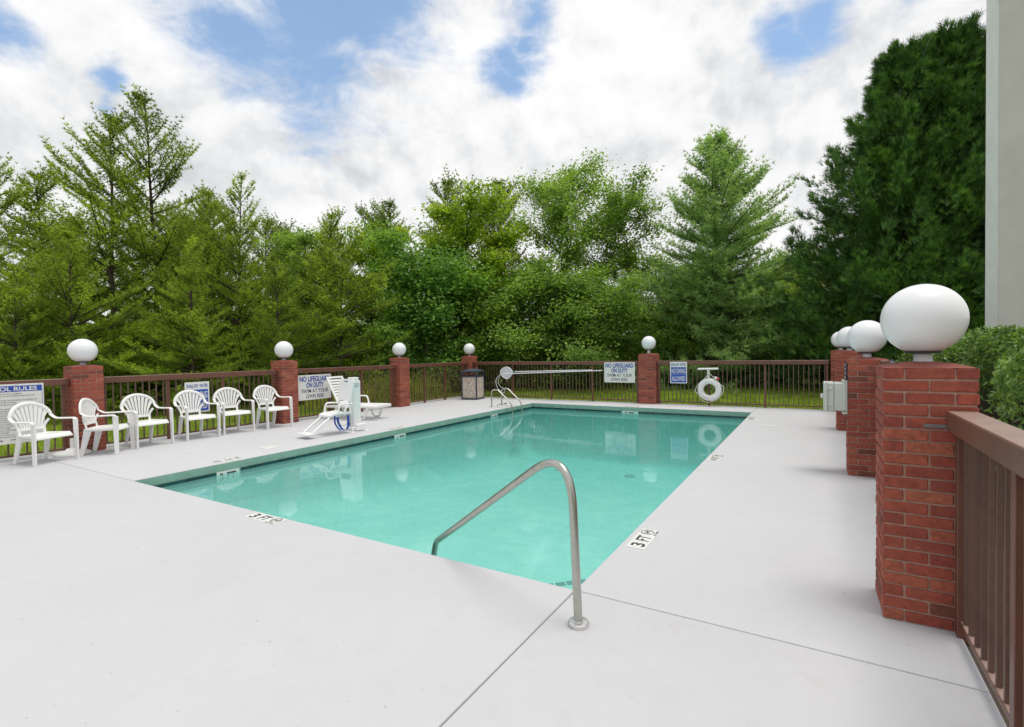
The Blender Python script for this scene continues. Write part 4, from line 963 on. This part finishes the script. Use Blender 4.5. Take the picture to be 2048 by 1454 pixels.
def leaves_mesh(name, P, A, N_, length, width, m_, rng):
    """diamond leaves: base P, axis A, facing N_"""
    n = len(P); A = norm(A); S = norm(np.cross(A, N_)); L = length*rng.uniform(0.65, 1.3, (n, 1)); w = width*rng.uniform(0.7, 1.25, (n, 1))
    up_ = norm(np.cross(S, A))
    V = np.stack([P, P+A*L*0.42+S*w/2+up_*w*0.12, P+A*L, P+A*L*0.42-S*w/2+up_*w*0.12], 1).reshape(-1, 3)
    return fast_mesh(name, V, np.arange(n*4), 4, m_)
class Wood:
    def __init__(s): s.V = []; s.F = []; s.n = 0
    def limb(s, P, r0, r1, k=4):
        P = np.asarray(P, float); m_ = len(P); Tn = norm(np.gradient(P, axis=0)); ref = np.array([0, 0, 1.]) if abs(Tn[0][2]) < .9 else np.array([1., 0, 0])
        S = norm(np.cross(Tn, ref)); U = np.cross(Tn, S); rr = np.linspace(r0, r1, m_)[:, None, None]
        a = 2*PI*np.arange(k)/k; ring = P[:, None, :] + rr*(np.cos(a)[None, :, None]*S[:, None, :] + np.sin(a)[None, :, None]*U[:, None, :])
        i = np.arange(m_-1)[:, None]*k; j = np.arange(k)[None, :]; j2 = (j+1) % k
        f = np.stack([i+j, i+j2, i+k+j2, i+k+j], -1).reshape(-1, 4)+s.n
        s.V.append(ring.reshape(-1, 3)); s.F.append(f); s.n += m_*k
    def mesh(s, name, m_):
        me = fast_mesh(name, np.concatenate(s.V), np.concatenate(s.F), 4, m_); me.polygons.foreach_set("use_smooth", [True]*len(me.polygons)); return me
def trunk_path(H, rng, wob=0.12, n=14):
    z = np.linspace(-0.1, H, n); o = np.cumsum(rng.normal(0, wob/3, (n, 2)), 0)*np.linspace(0, 1, n)[:, None]
    return np.column_stack([o[:, 0], o[:, 1], z])
def at_h(tp, z): return np.array([np.interp(z, tp[:, 2], tp[:, 0]), np.interp(z, tp[:, 2], tp[:, 1]), z])

def conifer(seed, H, z0, prof, elev, whorls, per, twig, nl, nw, k, m_, bark="bark", curl=0.12, step=0.075, tr=0.10, dens=1.0, fan=(25, 65), bare=0.12, skip=0.06, thin=0.3, asym=1.0):
    """pine-like tree: whorled boughs, side twigs, needle tufts. returns part meshes"""
    rng = np.random.default_rng(seed); tp = trunk_path(H, rng); tw = Wood(); tw.limb(tp, tr, 0.012, 8); bw = Wood(); PP = []; DD = []
    for i in range(whorls):
        for q in range(per):
            if rng.random() < skip + thin*(i/whorls): continue
            u = (i + rng.uniform(-.4, .4)+.5)/whorls; u = min(max(u, 0.01), 0.985); z = z0+(H-z0)*u
            L = prof(u)*rng.uniform(0.68, 1.18)
            if L < 0.12: continue
            az = rng.uniform(0, 2*PI); L *= 1+asym*(0.30*math.sin(az+seed+5*u)+0.15*math.sin(2*az+9*u)); e = math.radians(elev(u)+rng.normal(0, 8)); rad = np.array([math.cos(az), math.sin(az), 0]); b0 = at_h(tp, z)
            n = 8; s = np.linspace(0, 1, n)[:, None]; c = curl*rng.uniform(.4, 1.5); side = np.array([-rad[1], rad[0], 0])*rng.normal(0, .12)
            P = b0 + rad*L*math.cos(e)*s + np.array([0, 0, 1.])*(L*math.sin(e)*s + c*L*s**2) + side*L*s**2
            bw.limb(P, 0.006+0.013*L, 0.004, 4)
            tn = norm(np.gradient(P, axis=0)); m2 = max(4, int(L*dens*(1-0.35*u)/0.085))
            for t_ in range(m2):
                sp = bare + (1-bare)*(t_+rng.random())/m2; f = sp*(n-1); a = int(f); a = min(a, n-2); p = P[a]+(P[a+1]-P[a])*(f-a); d = tn[a]
                sd = norm(np.cross(d, [0, 0, 1.])) * (1 if t_ % 2 else -1)
                dirn = norm(d*rng.uniform(.35, .8) + sd*rng.uniform(.4, .9) + np.array([0, 0, 1.])*rng.uniform(-.15, .55))
                tl = twig*(1.1-0.6*sp)*rng.uniform(.5, 1.25)*min(1.0, 0.35+L*0.6)
                m3 = max(3, int(tl/step)); ss = np.linspace(0.12, 1, m3)[:, None]
                Q = p + dirn*tl*ss + np.array([0, 0, 1.])*tl*0.22*ss**2
                if rng.random() < 0.6: bw.limb(np.vstack([p, Q[-1]]), 0.004, 0.002, 3)
                PP.append(Q); dq = np.repeat(norm(dirn+np.array([0, 0, .35]))[None], m3, 0); DD.append(dq)
            m4 = max(3, int(L*0.6/step)); sx = np.linspace(.45, 1, m4)*(n-1); a = np.minimum(sx.astype(int), n-2)
            PP.append(P[a]+(P[a+1]-P[a])*(sx-a)[:, None]); DD.append(tn[a])
    zt = np.linspace(H-0.9, H, 14); PP.append(np.array([at_h(tp, z) for z in zt])); DD.append(np.repeat([[0, 0, 1.]], 14, 0))
    P = np.concatenate(PP); D = norm(np.concatenate(DD))
    return [("trunk", tw.mesh("trunk", bark)), ("branches", bw.mesh("branches", bark)), ("crown", needles_mesh("crown", P, D, k, nl, nw, m_, rng, *fan))]

def broadleaf(seed, H, r, zc, m_, n_limb=12, sub=9, per=46, leaf=0.085, bark="bark_grey", tr=0.10, flat=0.55, spread=0.30, low=0.12, lean=0.7, stems=1):
    """broad-leaved tree or bush: limbs, sub-branches, clouds of leaves round the twig ends"""
    rng = np.random.default_rng(seed); tw = Wood(); bw = Wood(); C_ = []; O = []
    for st_ in range(stems):
        off = rng.normal(0, 0.18, 2) if stems > 1 else np.zeros(2)
        tp = trunk_path(H*rng.uniform(.86, .97), rng, 0.25); tp[:, :2] += off*np.linspace(1, 3.0, len(tp))[:, None]; tw.limb(tp, tr, 0.012, 8)
        for i in range(n_limb//stems):
            u = (i+rng.random())/(n_limb//stems); z = H*(low + (0.93-low)*u); b0 = at_h(tp, min(z, tp[-1, 2]))
            h = (z-zc)/(H-zc) if z > zc else (zc-z)/max(zc, .1); R = r*math.sqrt(max(0.05, 1-min(1, h)**2))*rng.uniform(.65, 1.15)
            az = i*2.4+rng.uniform(-.7, .7); rad = np.array([math.cos(az), math.sin(az), 0]); s = np.linspace(0, 1, 7)[:, None]
            P = b0 + rad*R*s + np.array([0, 0, 1.])*(R*lean*s*(.5+u) - 0.25*R*s**2) + np.cumsum(rng.normal(0, .03*R, (7, 3)), 0)
            bw.limb(P, 0.02+0.014*R, 0.007, 4)
            for j in range(sub):
                sp = .2+.8*(j+rng.random())/sub; f = min(sp*6, 5.999); a = int(f); p = P[a]+(P[a+1]-P[a])*(f-a)
                d = norm(rng.normal(size=3)*[1, 1, .55] + rad*.6 + [0, 0, .25]); l = rng.uniform(.25, .75)*(0.35+0.22*R)
                q = p+d*l; bw.limb(np.vstack([p, (p+q)/2+rng.normal(0, .03, 3), q]), 0.008, 0.003, 3); C_ += [q, p+d*l*.55]; O += [rad, rad]
    C_ = np.array(C_); O = np.array(O); n = len(C_); idx = np.repeat(np.arange(n), per)
    sc = rng.uniform(.55, 1.35, n)[idx][:, None]; keep = rng.random(n)[idx] > 0.06
    P = C_[idx] + rng.normal(size=(len(idx), 3))*np.array([spread, spread, spread*flat])*sc
    A = norm(rng.normal(size=P.shape)*[1, 1, .5] + O[idx]*.5 + [0, 0, -.25]); Nn = norm(rng.normal(size=P.shape)*.55 + O[idx]*.35 + [0, 0, .8])
    P, A, Nn = P[keep], A[keep], Nn[keep]; ok = P[:, 2] > 0.03; P, A, Nn = P[ok], A[ok], Nn[ok]
    return [("trunk", tw.mesh("trunk", bark)), ("branches", bw.mesh("branches", bark)), ("crown", leaves_mesh("crown", P, A, Nn, leaf, leaf*.62, m_, rng))]

def cypress(seed, H, Rm, m_, clumps=430, sprays=46):
    """dense narrow conifer built of upswept feathery sprays"""
    rng = np.random.default_rng(seed); tp = trunk_path(H*.97, rng, .08); tw = Wood(); tw.limb(tp, 0.17, 0.015, 8); bw = Wood(); PP = []; XX = []; SS = []
    for i in range(clumps):
        u = rng.random()**1.15*0.985
        z = 0.15+(H-0.15)*u; R = Rm*(1-u)**0.92*(0.80+0.27*math.sin(i*1.7))*min(1, .80+u*2.2); plume = i % 3 == 0
        az = rng.uniform(0, 2*PI)
        if math.sin(az*3+u*17+seed)+math.sin(az*5-u*29) < -0.95: continue
        rr = R*(math.sqrt(rng.uniform(.16, 1.0)) if not plume else rng.uniform(.80, 1.0)); o = np.array([math.cos(az), math.sin(az), 0]); c = at_h(tp, min(z, H*.96))+o*rr+[0, 0, rr*.18]
        ax = norm(o*rng.uniform(.35, .8)+np.array([0, 0, rng.uniform(.45, 1.0)])+rng.normal(0, .15, 3)); bw.limb(np.vstack([at_h(tp, max(.1, z-rr*.45)), c-ax*.2]), 0.012+.006*R, 0.005, 3)
        ln = rng.uniform(.45, .95)*(1-.35*u)*(1.5 if plume else 1.0); m2 = int(sprays*rng.uniform(.7, 1.2)); s = rng.random((m2, 1))
        w_ = ((0.15 if plume else 0.32)*(1-s*.85)+.03)*ln; p = c + ax*(s-.35)*ln*1.25 + rng.normal(size=(m2, 3))*w_*np.array([1, 1, .7])
        x = norm(ax*.8 + (p-c)*1.1 + rng.normal(0, .28, (m2, 3))); PP.append(p); XX.append(x); SS.append(perp(x, rng))
    P = np.concatenate(PP); X = np.concatenate(XX); S = np.concatenate(SS); V = []; n = len(P); L = rng.uniform(.16, .34, (n, 1))
    for ang, f, l, w_ in ((0, 0, 1.0, .034), (32, .08, .78, .026), (-32, .08, .78, .026), (42, .38, .58, .022), (-42, .38, .58, .022)):
        a = math.radians(ang); d = X*math.cos(a)+S*math.sin(a); q = np.cross(d, np.cross(X, S)); q = norm(q); b0 = P+X*L*f
        V.append(np.stack([b0-q*w_/2, b0+q*w_/2, b0+d*L*l], 1))
    V = np.concatenate(V).reshape(-1, 3)
    return [("trunk", tw.mesh("trunk", "bark")), ("branches", bw.mesh("branches", "bark")), ("crown", fast_mesh("crown", V, np.arange(len(V)), 3, m_))]
def plant(parts, name, label, cat, x, y, sc=1.0, rz=0.0, group=None, szx=1.0, z=-0.03):
    t = thing(name, label, cat, (x, y, z), rz, group); t.scale = (sc*szx, sc*szx, sc)
    for nm, me in parts: link(nm, me, None, t)
    return t
CAM = np.array([1.3372, -2.9735]); _F = np.array([math.sin(_yaw), math.cos(_yaw)]); _Rt = np.array([math.cos(_yaw), -math.sin(_yaw)])
def spot(px, dist):
    """ground position in direction px (photo column) at the given distance in front"""
    p = CAM + dist*(_F + _Rt*(px-1024)/1014.0); return float(p[0]), float(p[1])

# ------------------------------------------------------------------ trees
def pf(a, b): return lambda u: a*(1-u)**0.9 + b*math.sin(PI*min(1, u*1.15))*0.5
GP = "pines behind the left fence"
def dome(R, e, f=0.85): return lambda u: R*(1-u**e)**f + 0.22
pineA = conifer(21, 10.0, 0.5, dome(2.9, 1.25), lambda u: -4+60*u**1.2, 22, 6, 0.58, 0.125, 0.030, 7, "pine_leaf", tr=0.12, step=0.085, thin=.35)
pineB = conifer(22, 9.0, 0.3, dome(2.8, 1.35), lambda u: 0+58*u**1.1, 20, 6, 0.56, 0.125, 0.030, 7, "pine_leaf", tr=0.10, step=0.085, thin=.3)
pineC = conifer(23, 8.0, 0.25, dome(2.7, 1.5), lambda u: -2+55*u, 18, 7, 0.56, 0.12, 0.030, 7, "pine_leaf", tr=0.09, step=0.085, thin=.25)
pineY = conifer(24, 5.2, 0.25, dome(2.2, 1.4), lambda u: 2+42*u, 16, 7, 0.50, 0.115, 0.028, 7, "pine_leaf", tr=0.07, curl=0.02, step=0.085)
pineF = conifer(25, 10.5, 0.8, dome(3.0, 1.9), lambda u: 5+48*u, 21, 6, 0.60, 0.15, 0.040, 6, "pine_leaf_far", tr=0.12, skip=.06, step=0.10, thin=.2)
def pine(p, Hb, px, dist, top, lab, rz, szx=1.0, g_=GP, hor=None):
    x, y = spot(px, dist); hz = 721-0.0159*px; H = (1.54 + (hz-top)/1014*dist)*0.955
    return plant(p, "pine_tree", lab, "tree", x, y, H/Hb, rz, g_, szx)
pine(pineB, 9.0, 2, 15.0, 285, "slender pine cut by the left edge of the photo", 0.3, .95)
pine(pineC, 8.0, 85, 17.5, 335, "pine between the left edge and the tall pair of pines", 1.9, 1.1)
pine(pineA, 10.0, 232, 16.0, 205, "broad tall pine left of the tallest one", 0.8, 1.08)
pine(pineA, 10.0, 318, 17.2, 180, "tallest pine of the left group with a thin bare top", 3.4, .90)
pine(pineB, 9.0, 480, 17.5, 335, "mid-height pine right of the tallest pine", 2.2, .92)
pine(pineC, 8.0, 425, 20.5, 372, "pine glimpsed behind the gap beside the tallest pine", 4.0, 1.0)
pine(pineC, 8.0, 150, 13.6, 455, "low bushy pine behind the pool rules sign", 5.1, 1.05)
pine(pineB, 9.0, 385, 14.2, 470, "low bushy pine behind the middle chairs", 0.9, 1.05)
pine(pineC, 8.0, 30, 12.6, 520, "short pine filling the bottom left corner of the wood", 2.7, 1.0)
pine(pineB, 9.0, 560, 15.5, 500, "short spreading pine behind the second pillar", 4.4, 1.1)
pine(pineY, 5.2, 682, 17.4, 470, "light green young pine behind the pool lift", 0.4, 1.05)
pine(pineC, 8.0, 668, 22.5, 418, "small-topped pine above the pool lift", 1.2, .9)
pine(pineF, 10.5, 575, 27.0, 448, "distant pine in the low part of the tree line", 2.0, .9)
pine(pineF, 10.5, 150, 25.0, 430, "back-row pine seen between the first two tall pines", 1.0, 1.1)
pine(pineF, 10.5, 275, 24.0, 440, "back-row pine low between the two tallest pines", 3.0, 1.1)
pine(pineF, 10.5, 370, 25.0, 425, "back-row pine just right of the tallest pine", 5.0, 1.1)
pine(pineF, 10.5, 430, 24.5, 400, "back-row pine behind the notch right of the tallest pine", 0.2, 1.25)
pine(pineF, 10.5, 540, 25.5, 428, "back-row pine behind the notch above the second pillar", 2.9, 1.2)
GF = "dark pines at the back of the wood"
pine(pineF, 10.5, 782, 25.5, 395, "dark back pine left of the bright green tree", 0.5, 1.0, GF)
pine(pineF, 10.5, 900, 25.0, 348, "dark back pine directly above the bright green tree", 2.6, 1.05, GF)
pine(pineF, 10.5, 1008, 26.0, 352, "dark back pine beside the tall airy tree", 4.3, .95, GF)
wp = conifer(31, 10.0, 0.2, lambda u: 4.2*(1-u**1.75)**0.95*(0.88+0.12*math.sin(u*23))+0.15, lambda u: -4+44*u**1.3, 27, 10, 0.75, 0.17, 0.027, 8, "white_pine_leaf", tr=0.15, curl=0.12, dens=.85, fan=(18, 75), step=0.105, bare=.15, skip=.02, thin=.05, asym=.35)
x, y = spot(1428, 21.5); plant(wp, "white_pine", "large soft-needled blue-green pine behind the ring buoy", "tree", x, y, 1.03, 0.6)
cy1 = cypress(41, 10.6, 4.9, "cypress_leaf", 840, 80); cy2 = cypress(42, 10.6, 4.3, "cypress_leaf", 720, 80)
GC = "dark cypresses at the right"
for px, ds, top, p, rz, sx, lab in ((1812, 17.0, 72, cy1, 0.2, 1.0, "dark dense cypress with the left outline of the group"), (1895, 16.4, 36, cy2, 1.7, 1.0, "tallest dark cypress, behind the nearest globe lamp"), (1985, 17.5, 66, cy1, 3.0, .95, "dark cypress half hidden by the grey column")):
    x, y = spot(px, ds); plant(p, "cypress_tree", lab, "tree", x, y, (1.54+(692-top)/1014*ds)/10.6*0.955, rz, GC, sx*0.98)
GB = "broad-leaved trees beyond the far fence"
mp_ = broadleaf(51, 6.8, 2.5, 3.2, "maple_leaf", 22, 10, 72, 0.15, flat=.45, spread=.33, low=.08)
dk = broadleaf(52, 4.8, 2.1, 1.9, "dark_leaf", 22, 10, 72, 0.14, flat=.6, spread=.33, low=.02)
oak = broadleaf(53, 10.8, 3.1, 5.6, "oak_leaf", 40, 9, 62, 0.145, flat=.7, spread=.36, low=.06, lean=.85, stems=2)
oak2 = broadleaf(54, 9.5, 2.4, 5.0, "oak_leaf", 28, 9, 60, 0.145, flat=.65, spread=.34, low=.06, lean=.85)
bank = broadleaf(55, 3.8, 2.6, 1.3, "oak_leaf", 24, 10, 74, 0.125, flat=.5, spread=.34, low=.02, tr=0.05)
yel = broadleaf(56, 4.6, 2.2, 2.2, "yellow_leaf", 14, 9, 60, 0.14, flat=.6, spread=.34, low=.05, tr=.05)
def bl(p, px, dist, lab, sc=1.0, rz=0.0, szx=1.0, name="leafy_tree"):
    x, y = spot(px, dist); return plant(p, name, lab, "tree" if name == "leafy_tree" else "bush", x, y, sc, rz, GB if name == "leafy_tree" else "bushes at the edge of the wood", szx)
bl(mp_, 940, 23.0, "bright yellow-green tree left of the centre of the wood", 1.1, 0.0, 1.0)
bl(dk, 850, 20.8, "low dark green tree behind the corner pillar", 1.12, 1.0, 1.0)
bl(oak, 1135, 25.0, "tall airy green tree rising above the centre of the far fence", 0.92, 0.4, 1.0)
bl(oak2, 1262, 25.0, "slim green tree between the airy tree and the soft-needled pine", .98, 2.0, .95)
bl(mp_, 745, 23.5, "pale green tree between the young pine and the dark back pine", 1.05, 2.5, .8)
bl(oak2, 620, 24.0, "rounded light green tree above the left fence", .76, 3.6, 1.0)
bl(bank, 1045, 22.0, "low bush with spreading branches behind the pool net", 1.12, .6, 1.0, "bush"); bl(bank, 1180, 21.0, "low bush behind the far lifeguard sign", 1.05, 2.4, 1.0, "bush")
bl(dk, 960, 23.0, "dark bush between the net and the corner pillar", .8, 4.0, 1.0, "bush"); bl(yel, 1610, 25.0, "yellow-green bush glowing between the soft pine and the cypress", 1.05, 1.0, 1.0, "bush")
bl(yel, 1310, 24.5, "yellow-green bush low behind the wide pillar", .75, 2.0, 1.0, "bush"); bl(dk, 1560, 22.5, "dark bush low to the right of the soft-needled pine", .75, 5.0, 1.1, "bush")
bl(dk, 1690, 20.0, "dark bush at the foot of the cypresses", .7, 2.2, 1.1, "bush"); bl(oak2, 1590, 30.0, "thin pale tree in the gap beside the cypress", .72, .3, .9)
bl(dk, 1450, 24.5, "dark bush hidden in the lower boughs of the soft-needled pine", 1.0, 1.3, 1.15, "bush")
bl(oak2, 1370, 27.0, "green tree filling the gap left of the soft-needled pine", .62, 4.4, 1.2)
bl(bank, 1330, 22.0, "low bush under the soft-needled pine", .62, 5.0, 1.1, "bush")

# weeds along the left fence, grass, far wood
rng = np.random.default_rng(9)
def tuft(seed, n, r, h, m_, w_=0.012):
    rg = np.random.default_rng(seed); P = np.column_stack([rg.normal(0, r, n), rg.normal(0, r, n), np.zeros(n)]); X = norm(np.column_stack([rg.normal(0, .28, n), rg.normal(0, .28, n), np.ones(n)]))
    S = perp(X, rg); L = h*rg.uniform(.4, 1.15, (n, 1)); V = np.stack([P-S*w_, P+S*w_, P+X*L+S*.05*rg.normal(size=(n, 1))], 1).reshape(-1, 3)
    return [("stems", fast_mesh("stems", V, np.arange(3*n), 3, m_)), ("leaves", leaves_mesh("leaves", np.repeat(P, 4, 0)+np.repeat(X*L, 4, 0)*rg.uniform(.25, 1, (4*n, 1)), rg.normal(size=(4*n, 3))+[0, 0, .5], rg.normal(size=(4*n, 3))+[0, 0, 1], .075, .02, m_, rg))]
wd = tuft(3, 420, .42, 1.0, "weed")
for k, (x, y, lab) in enumerate(((-10.6, 9.3, "tall pale weeds behind the fence left of the litter bin"), (-10.5, 10.6, "tall pale weeds behind the fence next to the corner pillar"), (-10.7, 6.9, "tall pale weeds behind the chaise lounge"), (-10.8, 7.9, "tall pale weeds behind the third left pillar"))):
    plant(wd, "weed_clump", lab, "weeds", x, y, 1.0-.05*k, k*1.3, "weeds behind the left fence")
def blades(area, dens, h, w_):
    out = []
    for (x0, x1, y0, y1), f in area:
        n = int((x1-x0)*(y1-y0)*dens*f); out.append(np.column_stack([rng.uniform(x0, x1, n), rng.uniform(y0, y1, n), np.full(n, -0.036)]))
    P = np.concatenate(out); n = len(P); X = norm(np.column_stack([rng.normal(0, .45, n), rng.normal(0, .45, n), np.ones(n)])); S = norm(np.column_stack([rng.normal(size=n), rng.normal(size=n), np.zeros(n)]))
    L = h*rng.uniform(.45, 1.3, (n, 1)); V = np.stack([P-S*w_, P+S*w_, P+X*L], 1).reshape(-1, 3); return fast_mesh("grass", V, np.arange(3*n), 3, "grass")
gr = link("grass", blades([((-13.5, -9.63, -3, 14), 1.0), ((-9.63, 3.5, 11.69, 16), 1.0), ((-20, -13.5, 0, 16), .35), ((-12, 6, 16, 21), .45)], 520, 0.105, 0.0075))
tag(gr, "short green grass beyond the fences", "grass", kind="stuff")
n = 46000; a = rng.uniform(-0.95, 0.75, n); dd = rng.uniform(33, 46, n); hh = 1.6+2.4*(0.5+0.5*np.sin(a*31)*np.cos(a*13+1)); P = np.column_stack([CAM[0]+dd*np.sin(_yaw+a), CAM[1]+dd*np.cos(_yaw+a), rng.random(n)**.7*hh])
fw = link("far_wood", leaves_mesh("far_wood", P, rng.normal(size=(n, 3)), rng.normal(size=(n, 3))+[0, 0, .8], .38, .24, "dark_leaf", rng)); tag(fw, "far undergrowth closing the view below the trees", "wood", kind="stuff")

# clipped hedge outside the right-hand fence
n = 52000
def hedge_pts(n):
    u = rng.random(n); y = 2.3+7.6*u; a = rng.uniform(-0.15, PI*1.02, n); bump = 0.10*np.sin(y*3.1)+0.08*np.sin(y*7.3+1)+.06*np.sin(a*5+y*2)
    rx, rz = .95+bump, .80+bump; s = 1-np.abs(rng.normal(0, .07, n)); c = np.cos(a); si = np.sin(a)
    x = 3.75+np.sign(c)*np.abs(c)**.55*rx*s; z = .80+np.sign(si)*np.abs(si)**.5*rz*s; N_ = norm(np.column_stack([c, rng.normal(0, .2, n), si])); return np.column_stack([x, y, z]), N_
P, N_ = hedge_pts(n); A = norm(np.cross(N_, rng.normal(size=(n, 3)))+N_*.35+[0, 0, .25])
hd = thing("hedge", "dense glossy green hedge outside the right-hand fence", "hedge", (0, 0, 0)); link("foliage", leaves_mesh("foliage", P, A, N_+rng.normal(0, .35, (n, 3)), .062, .030, "hedge_leaf", rng), None, hd)
hw = Wood()
for k in range(14):
    y0 = 2.6+.53*k; hw.limb(np.array([[3.75, y0, -.05], [3.72+rng.normal(0, .1), y0, .5], [3.7+rng.normal(0, .3), y0+rng.normal(0, .2), 1.3]]), .03, .008, 5)
link("stems", hw.mesh("stems", "bark"), None, hd)
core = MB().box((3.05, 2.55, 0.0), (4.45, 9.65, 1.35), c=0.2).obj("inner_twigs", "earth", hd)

# ------------------------------------------------------------------ building corner at the right
t = thing("building_column", "grey stucco building column rising behind the hedge", "column", (4.09, 9.18, -0.03))
MB().box((0.003, 0.0, 0), (1.0, 0.76, 10.5), c=0.012).obj("front_face", "stucco", t, smooth=False)
MB().box((-0.004, 0.012, 0.0), (0.002, 0.748, 10.45)).obj("side_lit_sheet", "stucco_lit", t, smooth=False)  # thin sheet that paints this side of the column as brighter lit
